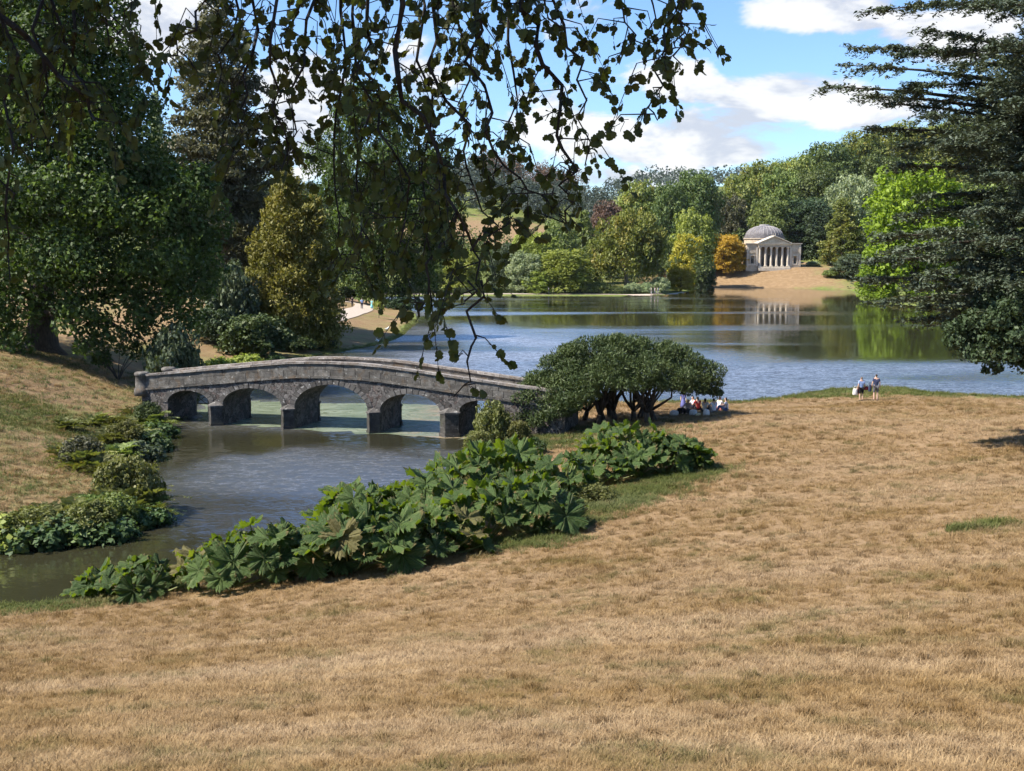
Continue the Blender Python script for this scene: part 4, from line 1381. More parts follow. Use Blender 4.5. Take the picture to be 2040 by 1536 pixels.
for k, (px, py) in enumerate(((1130, 842), (1190, 846), (1202, 840), (1215, 832), (1262, 838), (1290, 842), (1302, 838), (1225, 838), (1165, 838), (1275, 832))):
    b0 = on_ground(px, py) - BP
    tgt = L[rg.choice(len(L), 5, replace=False), :3]
    near = np.argsort(np.hypot(L[:, 0] - b0[0], L[:, 1] - b0[1]))[:9]
    stem = MB()
    kn = b0 + np.array([rg.uniform(-.2, .2), rg.uniform(-.2, .2), .6])
    stem.tube([b0 - np.array([0, 0, .2]), b0 + np.array([0, 0, .1]), kn], [.22, .17, .13], 7)
    for i in rg.choice(near, 6, replace=False):
        e = L[i, :3]
        mid = kn * .5 + e * .5 + rg.normal(0, .22, 3) + np.array([0, 0, -.1])
        stem.tube([kn, kn * .6 + mid * .4 + rg.normal(0, .08, 3), mid, e], [.10, .08, .06, .02], 6)
    stem.obj('stem', M['bark'], bush, True)

# ------------------------------------------------------------------ giant rhubarb along the near bank
def gunnera_leaf(seed):
    rg = np.random.default_rng(seed)
    nA, nR = 64, 6
    V, F = [(0, 0, 0)], []
    lobes = 7
    for i in range(1, nR + 1):
        f = i / nR
        for j in range(nA):
            a = -math.pi * .93 + 2 * math.pi * .93 * j / (nA - 1)
            ph = (a / (math.pi * .93)) * lobes / 2 * math.pi
            lob = abs(math.cos(ph))
            edge = .74 + .23 * lob ** .8 + .05 * math.sin(j * 2.1) + .06 * (1 if j % 2 else -1)
            r = f * (edge if f > .55 else (.88) * (.55 + .45 * f) + (edge - .88) * f)
            pleat = .13 * math.cos(ph * 2) * f + .06 * math.sin(j * 3.0) * f ** 2 + .03 * math.sin(j * 1.7 + i * 2.0 + seed)
            z = .30 * r ** 1.6 - .30 * max(0, r - .62) ** 1.2 * (1.5 + .5 * math.sin(a * 3 + seed)) + pleat + rg.normal(0, .008)
            V.append((r * math.sin(a), r * math.cos(a) * 1.0, z))
    for j in range(nA - 1):
        F.append((0, 1 + j + 1, 1 + j))
    for i in range(nR - 1):
        for j in range(nA - 1):
            a = 1 + i * nA + j
            F.append((a, a + 1, a + nA + 1, a + nA))
    return np_mesh('leaf', V, F, M['gunnera'], True)


m, t, out = new_mat('gunnera')
g = t.n('ShaderNodeNewGeometry')
tc = t.n('ShaderNodeTexCoord').outputs['Object']
oi = t.n('ShaderNodeObjectInfo').outputs['Random']
sx = t.n('ShaderNodeSeparateXYZ')
t.put(sx.inputs[0], tc)
ang = t.math('ARCTAN2', sx.outputs[0], sx.outputs[1])
rad = t.math('SQRT', t.math('ADD', t.math('MULTIPLY', sx.outputs[0], sx.outputs[0]), t.math('MULTIPLY', sx.outputs[1], sx.outputs[1])))
vein = t.math('ABSOLUTE', t.math('SINE', t.math('MULTIPLY', ang, 3.76)))
vein2 = t.math('ABSOLUTE', t.math('SINE', t.math('ADD', t.math('MULTIPLY', ang, 15.0), t.math('MULTIPLY', rad, 16.0))))
nz = t.noise(tc, 7.0, 5.0, .65)
col = t.mix(oi, (.030, .062, .014), (.076, .124, .030))
col = t.mix(t.math('MULTIPLY', t.ramp(nz, .45, .75), .5), col, (.085, .12, .04))
col = t.mix(t.ramp(vein, .13, .03, 0, .6), col, (.15, .18, .06))
col = t.mix(t.ramp(vein2, .30, .05, 0, .35), col, (.16, .20, .08))
col = t.mix(t.math('MULTIPLY', t.ramp(rad, .80, 1.0), t.ramp(t.noise(tc, 3.0, 3.0), .45, .62)), col, (.17, .12, .05))
col = t.mix(t.math('MULTIPLY', t.ramp(oi, .90, .97), .7), col, (.16, .12, .05))
back = t.mix(.75, col, (.14, .20, .03))
col = t.mix(g.outputs['Backfacing'], col, back)
p = principled(t, col, .55, t.bump(t.math('ADD', nz, t.math('MULTIPLY', t.ramp(vein, .0, .3), .7)), .9, .08), .22)
tr = t.n('ShaderNodeBsdfTranslucent')
t.put(tr.inputs[0], t.mix(1.0, col, (1.7, 1.7, .5), 'MULTIPLY'))
mx = t.n('ShaderNodeMixShader')
mx.inputs[0].default_value = .30
t.put(mx.inputs[1], p.outputs[0])
t.put(mx.inputs[2], tr.outputs[0])
t.put(out.inputs[0], mx.outputs[0])
M['gunnera'] = m
M['stalk'] = plain('stalk', (.16, .18, .06), .6, .3, 5.0)
M['seedhead'] = plain('seedhead', (.17, .11, .05), .9, .4, 12.0)
LEAVES = [gunnera_leaf(s) for s in range(5)]
rg = np.random.default_rng(61)
GUN = [(205, 1188, .9, 6, 'small giant rhubarb clump at the left end of the row, over the dark water'), (290, 1190, 1.1, 9, 'second giant rhubarb from the left end, standing low before the creek'),
       (455, 1172, 1.5, 10, 'giant rhubarb right of the gap in the row on the near bank'), (545, 1160, 1.7, 10, 'giant rhubarb with tall leaves just right of the gap plant'),
       (640, 1145, 1.3, 8, 'lower giant rhubarb where blue water glints through the stalks'), (700, 1140, 1.9, 11, 'giant rhubarb with wide leaves at the lower edge, left of the middle'),
       (790, 1126, 1.7, 11, 'giant rhubarb with leaves spilling onto the dry grass'), (720, 1075, 2.0, 10, 'giant rhubarb behind the wide leaved one, next to the open creek'),
       (840, 1070, 2.1, 11, 'dark giant rhubarb in the middle of the row'), (880, 1108, 1.5, 9, 'giant rhubarb at the lower edge in the middle of the row'),
       (960, 1080, 1.8, 10, 'giant rhubarb with a big pale leaf right of the middle'), (1060, 1062, 1.7, 10, 'giant rhubarb with the largest open leaf beside the green verge'),
       (930, 1020, 2.2, 10, 'tall giant rhubarb at the back of the row near the creek'), (1020, 1000, 2.2, 11, 'tall giant rhubarb with upturned leaves in the widest part of the row'),
       (1110, 1000, 1.7, 10, 'giant rhubarb right of the upturned leaves, above the green verge'), (960, 960, 1.5, 9, 'giant rhubarb on the bank near the right pier of the bridge'),
       (1190, 965, 1.5, 9, 'giant rhubarb before the last tall group at the right end'), (1265, 950, 2.0, 11, 'tallest giant rhubarb of the group at the right end, under the bush'),
       (1330, 945, 1.5, 9, 'giant rhubarb second last at the right end of the row'), (1215, 925, 1.6, 9, 'giant rhubarb at the back of the right end group'),
       (1365, 940, 1.2, 7, 'last giant rhubarb at the right end of the row, with wilted leaves')]
for gi, (px, py, hgt, nl, lab) in enumerate(GUN):
    p = on_ground(px, py)
    root = empty('giant_rhubarb', tuple(p))
    tag(root, lab, 'plant', 'giant rhubarb plants along the near bank')
    for k in range(nl + 9):
        a = k * 2.4 + rg.uniform(-.5, .5)
        f = (k + .5) / (nl + 9)
        reach = hgt * (1.10 - .75 * f) * rg.uniform(.75, 1.1)
        top = hgt * (.34 + .62 * f) * rg.uniform(.85, 1.12)
        e = np.array([reach * math.cos(a), reach * math.sin(a), top])
        e[2] = max(e[2], ground_z(p[0] + e[0], p[1] + e[1]) - p[2] + .25)
        st = MB().tube([(.06 * math.cos(a), .06 * math.sin(a), -.05), (e[0] * .55, e[1] * .55, e[2] * .42), tuple(e)], [.035, .028, .02], 5)
        st.obj('stalk', M['stalk'], root)
        sc = rg.uniform(.34, .72) * (.75 + .2 * hgt)
        tilt = rg.uniform(.1, 1.25) * (1.15 - .5 * f)
        R = Matrix.Rotation(a - math.pi / 2, 4, 'Z') @ Matrix.Rotation(-tilt, 4, 'X') @ Matrix.Rotation(rg.uniform(-.25, .25), 4, 'Y')
        lf = link('leaf', LEAVES[rg.integers(5)], root)
        lf.matrix_local = Matrix.Translation(e) @ R @ Matrix.Diagonal((sc, sc, sc * rg.uniform(.8, 1.3), 1))
    if gi % 3 == 0:
        MB().lathe([(.001, 0), (.08, .05), (.10, .3), (.06, .6), (.001, .7)], 8, (.1, 0, .25)).obj('seed_head', M['seedhead'], root, True)

# ------------------------------------------------------------------ ferns and waterside plants on the banks
def fern_mesh(seed, n_fr=26, ln=1.0):
    rg = np.random.default_rng(seed)
    P, N, T, S = [], [], [], []
    for k in range(n_fr):
        a = k * 2.4 + rg.uniform(-.3, .3)
        el = rg.uniform(.5, 1.35)
        l = ln * rg.uniform(.7, 1.15)
        d = np.array([math.cos(a) * math.cos(el), math.sin(a) * math.cos(el), math.sin(el)])
        side = unit(np.cross(d, [0, 0, 1.0]))
        for t_ in np.linspace(.08, 1, 24):
            c = d * l * t_ + np.array([math.cos(a) * .45, math.sin(a) * .45, -.55]) * l * t_ ** 2.4 * .8
            wd = .24 * math.sin(min(1, t_ * 1.15) * math.pi * .88 + .2)
            for sg in (-1, 1):
                P.append(c + side * sg * wd * .5)
                T.append(side * sg + d * .5)
                N.append(np.cross(side * sg, d) * sg * -1 + rg.normal(0, .25, 3))
                S.append(max(.08, wd))
    P, N, T = np.array(P), np.array(N), np.array(T)
    return np_mesh('fronds', *cards(P, N, np.array(S) * 1.15, .36, rg, T, .05))


FERN = [fern_mesh(s, 24 + 4 * s) for s in range(3)]
for fm in FERN:
    fm.materials.append(G['fern'])


def place_plant(name, cat, label, px, py, sc, mesh, mat, group=None, part='fronds', xyz=None):
    p = on_ground(px, py) if xyz is None else xyz
    root = empty(name, tuple(p), random.uniform(0, 6.28))
    tag(root, label, cat, group)
    o = link(part, mesh, root, scale=(sc, sc, sc * random.uniform(.9, 1.1)))
    o.material_slots[0].link = 'OBJECT'
    o.material_slots[0].material = G[mat]
    MB().tube([(0, 0, -.1), (0, 0, .18 * sc)], [.10 * sc, .05 * sc], 6).obj('crown_base', M['bark'], root)
    return root


gF = 'plants on the left creek bank'
for px, py, sc, k, mat, lab in ((225, 855, 1.2, 0, 'weedy', 'green fern highest on the bank near the bridge end'), (195, 850, .9, 1, 'fern', 'rusty fern left of the highest green fern'),
                                (268, 840, 1.1, 2, 'fern', 'russet fern right beside the bridge end'), (300, 850, 1.4, 0, 'mid', 'dark green fern at the abutment of the bridge'),
                                (132, 855, .9, 1, 'weedy', 'small lone fern out on the left lawn'), (172, 850, .6, 2, 'weedy', 'smallest fern between the lone fern and the rusty one'),
                                (215, 890, 1.3, 2, 'weedy', 'broad yellow green fern in the middle of the creek bank'), (260, 885, 1.3, 1, 'weedy', 'second broad yellow green fern, nearer the water'),
                                (240, 915, 1.2, 0, 'mid', 'green fern above the leafy clump at the water'), (140, 915, 1.3, 1, 'fern', 'brown and green fern at the top of the bank'),
                                (165, 935, 1.4, 0, 'fern', 'large browning fern below the top of the bank'), (205, 945, 1.2, 2, 'weedy', 'olive fern at the inlet in the bank'),
                                (235, 1000, 1.4, 0, 'weedy', 'tall yellow green fern at the bend of the creek'), (262, 1025, 1.5, 1, 'weedy', 'largest fern of all at the bend of the creek'),
                                (215, 1035, 1.3, 2, 'mid', 'dark fern low at the bend of the creek'), (290, 1030, 1.1, 0, 'mid', 'fern leaning out over the bend of the creek'),
                                (100, 1060, 1.2, 1, 'weedy', 'yellow green fern on the near end of the left bank'), (150, 1050, 1.2, 2, 'fern', 'straw green fern on the near end of the left bank'),
                                (40, 1065, 1.0, 0, 'weedy', 'fern at the picture edge on the left bank')):
    place_plant('fern', 'fern', lab, px, py, sc * 1.3, FERN[k], mat, gF)
CL = []
for s in range(3):
    rgc = np.random.default_rng(70 + s)
    Lc = envelope_lobes(rgc, 2.0, .7, -.5, 14, .42, zmin=-.1)
    CL.append(np_mesh('foliage', *foliage(Lc, 1500, .17, rgc, aspect=.85, up=.7, wild=.35)))
    CL[-1].materials.append(G['ivy'])
for px, py, sc, k, mat, lab in ((318, 872, 1.1, 0, 'ivy', 'bright leafy clump at the water beside the bridge'), (300, 895, 1.2, 1, 'ivy', 'second leafy clump at the water below the bridge end'),
                                (285, 915, 1.1, 2, 'bluegreen', 'bluish leafy clump at the water by the inlet'), (300, 1048, .9, 0, 'ivy', 'leafy clump at the tip of the creek bend'),
                                (215, 1075, 1.1, 1, 'ivy', 'leafy clump low on the near left bank'), (165, 1080, 1.1, 2, 'mid', 'dark leafy clump on the near left bank'),
                                (110, 1085, 1.2, 0, 'ivy', 'leafy green clump midway along the near left bank'), (60, 1090, 1.2, 1, 'ivy', 'leafy green clump second from the picture edge'),
                                (10, 1088, 1.3, 2, 'lime', 'lime green leafy clump at the picture edge'), (440, 738, 1.6, 0, 'lime', 'fresh green plants just behind the bridge parapet'),
                                (490, 732, 1.6, 1, 'lime', 'fresh green plants behind the parapet, middle of three'), (545, 727, 1.6, 2, 'ivy', 'fresh green plants behind the parapet, right of three')):
    place_plant('leafy_clump', 'plant', lab, px, py - 3, sc, CL[k], mat, 'leafy clumps at the water', 'foliage')
for px, py, w_, h_, mat, lab in ((985, 880, 2.2, 2.3, 'weedy', 'yellow green shrub at the right end of the bridge'), (955, 905, 1.7, 1.3, 'weedy', 'low straw green shrub below the right end of the bridge'),
                                 (1030, 880, 1.6, 1.2, 'weedy', 'small shrub between the bridge and the umbrella bush'), (1060, 905, 1.6, .9, 'ivy', 'leafy shrub left of the bush shade'),
                                 (940, 940, 2.0, 1.2, 'ivy', 'fresh green shrub above the water by the rhubarb'), (1150, 985, 2.2, .9, 'weedy', 'pale weedy shrub between the rhubarb groups'),
                                 (1185, 1000, 1.8, .7, 'weedy', 'weedy tangle below the right rhubarb group'), (1120, 1030, 1.6, .6, 'ivy', 'nettles on the green verge below the rhubarb'),
                                 (262, 1018, 2.7, 2.3, 'weedy', 'largest leafy shrub at the bend of the creek'), (225, 1045, 2.0, 1.2, 'mid', 'dark shrub below the largest one at the creek bend'),
                                 (165, 930, 2.2, 1.5, 'brown', 'russet brown shrub at the top of the left bank'), (250, 893, 2.2, 1.5, 'weedy', 'olive shrub among the ferns in the middle of the left bank'),
                                 (295, 848, 1.8, 1.5, 'yew', 'dark shrub against the left abutment of the bridge'), (120, 1070, 2.2, .9, 'yew', 'low dark shrub along the near left bank'),
                                 (55, 1078, 2.4, 1.2, 'weedy', 'straw green shrub at the picture edge above the leafy clumps'), (182, 1064, 2.2, 1.3, 'weedy', 'straw green shrub left of the creek bend')):
    p = on_ground(px, py)
    root = empty('bank_shrub', tuple(p), random.uniform(0, 6))
    tag(root, lab, 'shrub', 'shrubs on the near bank')
    cm = FAR['shrub%d' % random.randrange(3)]
    c = link('foliage', cm[0], root, scale=(w_ / 4, w_ / 4, h_ / 2.6))
    c.material_slots[0].link = 'OBJECT'
    c.material_slots[0].material = G[mat]
    link('stem', cm[1], root, scale=(w_ / 4, w_ / 4, h_ / 2.6))

# ------------------------------------------------------------------ people
SKIN = plain('skin', (.55, .36, .27), .6, .08, 8.0)
_cl = {}


def cloth(c):
    if c not in _cl:
        _cl[c] = plain('cloth', c, .85, .15, 14.0)
    return _cl[c]


def skin_mesh(name, joints, edges, mat, parent, levels=1, root=0):
    names = list(joints)
    me = bpy.data.meshes.new(name)
    me.from_pydata([joints[n][0] for n in names], [(names.index(a), names.index(b)) for a, b in edges], [])
    me.materials.append(mat)
    o = link(name, me, parent)
    o.modifiers.new('Skin', 'SKIN')
    for i, n in enumerate(names):
        r = joints[n][1]
        me.skin_vertices[0].data[i].radius = (r, r) if not isinstance(r, tuple) else r
        me.skin_vertices[0].data[i].use_root = (i == root)
    sm = o.modifiers.new('Subdivision', 'SUBSURF')
    sm.levels = sm.render_levels = levels
    return o


def person(label, loc, rz, h=1.72, pose='stand', top=(.3, .3, .35), legs=(.05, .05, .07), hair=(.04, .03, .02), long_legs=True, dress=False, hair_len=.0, group=None, step=.0):
    k = h / 1.75
    root = empty('person', tuple(loc), rz)
    tag(root, label, 'person', group)
    if pose == 'stand':
        J = dict(pelvis=((0, 0, .96), (.15, .10)), spine=((0, 0, 1.15), (.135, .09)), chest=((0, -.01, 1.38), (.16, .10)), neck=((0, 0, 1.50), .055), head=((0, .02, 1.62), (.078, .095)), crown=((0, .01, 1.71), .06))
        for s, sg in (('l', -1), ('r', 1)):
            st = step * sg
            J.update({'sh' + s: ((sg * .17, -.01, 1.43), .06), 'el' + s: ((sg * .23, -.03 - st * .3, 1.15), .045), 'wr' + s: ((sg * .25, .05 - st * .5, .92), .035), 'ha' + s: ((sg * .25, .07 - st * .5, .83), (.025, .045)),
                      'hi' + s: ((sg * .09, 0, .92), .095), 'kn' + s: ((sg * .10, .02 + st * .5, .50), .062), 'an' + s: ((sg * .10, -.02 + st, .09), .042), 'to' + s: ((sg * .11, .13 + st, .04), .04)})
    else:
        J = dict(pelvis=((0, 0, .13), (.16, .12)), spine=((0, -.03, .33), (.135, .10)), chest=((0, 0, .55), (.16, .10)), neck=((0, .03, .67), .055), head=((0, .07, .79), (.078, .095)), crown=((0, .06, .88), .06))
        for s, sg in (('l', -1), ('r', 1)):
            J.update({'sh' + s: ((sg * .17, .01, .60), .06), 'el' + s: ((sg * .24, .16, .40), .045), 'wr' + s: ((sg * .15, .34, .36), .035), 'ha' + s: ((sg * .10, .40, .38), (.025, .045)),
                      'hi' + s: ((sg * .10, .06, .13), .095), 'kn' + s: ((sg * .17, .44, .36), .065), 'an' + s: ((sg * .12, .58, .07), .045), 'to' + s: ((sg * .12, .72, .05), .04)})
    J = {n: (tuple(c * k for c in p), tuple(x * k for x in r) if isinstance(r, tuple) else r * k) for n, (p, r) in J.items()}
    E = [('pelvis', 'spine'), ('spine', 'chest'), ('chest', 'neck'), ('neck', 'head'), ('head', 'crown')]
    for s in 'lr':
        E += [('chest', 'sh' + s), ('sh' + s, 'el' + s), ('el' + s, 'wr' + s), ('wr' + s, 'ha' + s), ('pelvis', 'hi' + s), ('hi' + s, 'kn' + s), ('kn' + s, 'an' + s), ('an' + s, 'to' + s)]
    skin_mesh('body', J, E, SKIN, root)

    def grow(names, g):
        return {n: (J[n][0], tuple(x + g for x in J[n][1]) if isinstance(J[n][1], tuple) else J[n][1] + g) for n in names}
    S = grow(['spine', 'pelvis', 'chest', 'shl', 'shr'], .018)
    for s in 'lr':
        a, b_ = np.array(J['sh' + s][0]), np.array(J['el' + s][0])
        S['sl' + s] = (tuple(a * .25 + b_ * .75), .062 * k)
    skin_mesh('shirt', S, [('pelvis', 'spine'), ('spine', 'chest'), ('chest', 'shl'), ('chest', 'shr'), ('shl', 'sll'), ('shr', 'slr')], cloth(top), root)
    if dress:
        MB().lathe([(.15 * k, .98 * k), (.20 * k, .8 * k), (.25 * k, .5 * k), (.29 * k, .22 * k), (.27 * k, .22 * k)], 14).obj('skirt', cloth(top), root, True)
    else:
        Q = grow(['pelvis', 'hil', 'hir', 'knl', 'knr'] + (['anl', 'anr'] if long_legs else []), .016)
        ed = [('pelvis', 'hil'), ('pelvis', 'hir'), ('hil', 'knl'), ('hir', 'knr')] + ([('knl', 'anl'), ('knr', 'anr')] if long_legs else [])
        skin_mesh('trousers' if long_legs else 'shorts', Q, ed, cloth(legs), root)
    hd, cr = np.array(J['head'][0]), np.array(J['crown'][0])
    H_ = dict(top=(tuple(cr + np.array([0, -.01, .012]) * k), .075 * k), back=(tuple(hd + np.array([0, -.045, .03]) * k), .085 * k), nape=(tuple(hd + np.array([0, -.06, -.07 - hair_len]) * k), .06 * k))
    skin_mesh('hair', H_, [('top', 'back'), ('back', 'nape')], cloth(hair), root)
    for s in 'lr':
        a, b_ = np.array(J['an' + s][0]), np.array(J['to' + s][0])
        skin_mesh('shoe', dict(heel=(tuple(a + np.array([0, -.03, -.04]) * k), .05 * k), toe=(tuple(b_), .05 * k)), [('heel', 'toe')], cloth((.06, .05, .05)), root)
    return root


def bag(name, label, loc, size, c, rz=0.0, group=None, handle=True):
    r = empty(name, tuple(loc), rz)
    tag(r, label, 'bag', group)
    x, y, z = size
    MB().lathe([(.001, 0), (.46, .0), (.5, .12), (.47, .6), (.40, .9), (.25, 1.0), (.001, 1.0)], 12).obj('pouch', cloth(c), r, True, scale=(x, y, z))
    if handle:
        MB().tube([(-x * .3, 0, z * .95), (-x * .2, 0, z * 1.3), (x * .2, 0, z * 1.3), (x * .3, 0, z * .95)], [.015] * 4, 5).obj('handle', cloth(c), r)
    return r


# the couple by the water, backs to us
p = on_ground(1715, 799)
person('woman in light blue top and black shorts carrying bags, looking over the lake', p, .1, 1.66, top=(.26, .36, .60), legs=(.012, .012, .016), hair=(.16, .10, .06), long_legs=False)
bag('carrier_bag', 'white carrier bag hanging at the side of the woman in blue', p + np.array([-.40, .04, .42]), (.34, .18, .42), (.75, .72, .68))
bag('handbag', 'dark red bag behind the white carrier bag of the woman in blue', p + np.array([-.22, .14, .44]), (.26, .16, .38), (.16, .025, .03))
bag('bundle', 'red and black bundle under the right arm of the woman in blue', p + np.array([.34, .08, .74]), (.36, .2, .26), (.14, .02, .03))
p = on_ground(1744, 799)
person('man in dark blue shirt and grey shorts beside the woman in blue', p, -.08, 1.82, top=(.045, .055, .11), legs=(.11, .11, .12), hair=(.04, .03, .02), long_legs=False)
bag('rucksack', 'dark blue bag hanging from the left hand of the man in shorts', p + np.array([-.38, .06, .62]), (.24, .18, .46), (.03, .04, .08))

# the picnic party under the bush
gP = 'picnic party sitting by the bush'
for px, py, rz, top, legs, hair, lg, hl, lab in (
        (1371, 824, 2.6, (.45, .36, .34), (.06, .05, .05), (.02, .015, .012), True, .14, 'dark haired person in pale patterned top, leftmost of the seated party'),
        (1381, 817, 1.9, (.45, .50, .62), (.20, .22, .28), (.05, .03, .02), True, .04, 'person in light blue grey top sitting at the back of the party'),
        (1390, 818, .4, (.36, .04, .035), (.02, .02, .03), (.02, .015, .012), True, .12, 'person in a red top sitting in the middle of the party'),
        (1404, 822, -.6, (.62, .58, .55), (.03, .03, .04), (.015, .012, .010), True, .2, 'long dark haired person in white top and black trousers'),
        (1422, 822, .2, (.74, .72, .76), (.25, .24, .25), (.03, .02, .015), True, .04, 'person in white shirt with back turned to us'),
        (1433, 818, -1.0, (.70, .62, .62), (.3, .1, .1), (.05, .03, .02), False, .06, 'person in pinkish white top half behind the white shirted one'),
        (1447, 820, 1.4, (.76, .74, .78), (.06, .09, .20), (.02, .015, .012), True, .16, 'dark haired person in white top and jeans, rightmost of the party')):
    person(lab, on_ground(px, py), rz, 1.66, 'sit', top, legs, hair, lg, False, hl, gP)
person('child in a violet blue dress standing left of the seated party', on_ground(1361, 816), 2.9, 1.15, top=(.13, .14, .36), dress=True, hair=(.03, .02, .015), hair_len=.1)
for i, (px, py, sz, c, lab) in enumerate(((1343, 828, (.55, .4, .28), (.70, .67, .63), 'white bag lying leftmost before the picnic party'), (1357, 825, (.6, .4, .36), (.015, .014, .016), 'black bag beside the leftmost white bag'),
                                          (1381, 827, (.55, .4, .30), (.66, .64, .62), 'white bag in front of the middle of the party'), (1391, 829, (.36, .3, .16), (.72, .62, .40), 'small yellowish food box in front of the party'),
                                          (1407, 828, (.5, .4, .34), (.74, .70, .66), 'white bag before the person in black trousers'))):
    bag('picnic_bag', lab, on_ground(px, py), sz, c, .3 * i, 'picnic bags', False)

# walkers on the left path and beyond the lake
gW = 'walkers on the lake paths'
person('walker in black on the left path, leftmost of three', on_ground(702, 612), .3, 1.75, top=(.02, .015, .018), legs=(.02, .02, .025), group=gW, step=.16)
person('walker in light blue shirt on the left path', on_ground(721, 616), .2, 1.8, top=(.34, .46, .72), legs=(.03, .035, .06), hair=(.25, .2, .15), group=gW, step=-.16)
person('fair haired walker in a teal dress on the left path', on_ground(741, 616), -.4, 1.68, top=(.22, .52, .52), dress=True, hair=(.55, .48, .36), hair_len=.1, group=gW)
for px, top, lg, lab in ((1092, (.72, .70, .70), (.25, .25, .3), 'walker in white on the far lake path, left of a pair'), (1101, (.72, .72, .76), (.07, .08, .12), 'walker in white and dark trousers, right of a far pair'),
                         (1296, (.62, .60, .60), (.45, .42, .4), 'pale clad walker at the hedge end, left of three'), (1303, (.35, .33, .34), (.2, .2, .22), 'grey clad walker at the hedge end, middle of three'), (1309, (.74, .72, .72), (.5, .46, .42), 'white clad walker at the hedge end, right of three')):
    x = (px - 1020) / FPX / math.cos(PITCH) * 264.8
    y = 264.6 if px < 1200 else 266.0
    person(lab, (x, y, ground_z(x, y) + .06), random.uniform(-.5, .5) + 1.4, 1.74, top=top, legs=lg, group=gW, step=.12)

# two white ducks on the lawn by the left shore
feather = plain('feather', (.80, .79, .75), .8, .05, 9.0)
beak = plain('beak', (.7, .4, .08), .5, .1, 9.0)
for px, py, rz, lab in ((771, 658, .6, 'white duck resting on the lawn by the left shore'), (752, 683, -2.0, 'white duck at the water edge below the lawn')):
    r = empty('duck', tuple(on_ground(px, py)), rz)
    tag(r, lab, 'duck', 'white ducks on the left shore')
    skin_mesh('body', dict(breast=((.12, 0, .17), .13), belly=((-.08, 0, .15), .15), rump=((-.26, 0, .2), .07), tail=((-.36, 0, .25), .02), nape=((.22, 0, .34), .055), head=((.26, 0, .46), .065), brow=((.30, 0, .47), .045)),
              [('breast', 'belly'), ('belly', 'rump'), ('rump', 'tail'), ('breast', 'nape'), ('nape', 'head'), ('head', 'brow')], feather, r)
    MB().tube([(.32, 0, .465), (.42, 0, .44)], [.03, .015], 6).obj('beak', beak, r)
    for s in (-.05, .05):
        MB().tube([(0, s, .1), (.02, s, 0), (.09, s, .005)], [.015, .015, .02], 5).obj('leg', beak, r)

# ------------------------------------------------------------------ the tree we stand under
M['overleaf'] = leaf_mat('overleaf', (.034, .044, .011), (.082, .102, .026), .38, (.13, .075, .02), .25, patch=2.5)


def over_leaf_mesh(seed):
    rg = np.random.default_rng(seed)
    # outline of a broad, shallowly lobed leaf, stalk end at the origin, one unit long
    out_ = [(0, 0), (.22, -.04), (.44, .10), (.40, .24), (.52, .42), (.44, .56), (.34, .60), (.36, .78), (.20, .86), (0.03, 1.0)]
    out_ = [(x * rg.uniform(.88, 1.12), y * rg.uniform(.95, 1.05)) for x, y in out_]
    V = [(0, y, .0) for _, y in out_]
    n = len(out_)
    for sg in (1, -1):
        for x, y in out_[1:-1]:
            V.append((sg * x, y, .18 * x + .10 * rg.uniform(-1, 1) * x))
    V = [(x, y, z - .22 * (y - .4) ** 2) for x, y, z in V]
    F = []
    for s in (0, 1):
        o = n + s * (n - 2)
        idx = [0] + [o + i for i in range(n - 2)] + [n - 1]
        for i in range(n - 1):
            q = [i, i + 1, idx[i + 1], idx[i]]
            q = list(dict.fromkeys(q))
            if len(q) > 2:
                F.append(tuple(q if s == 0 else q[::-1]))
    return V, F


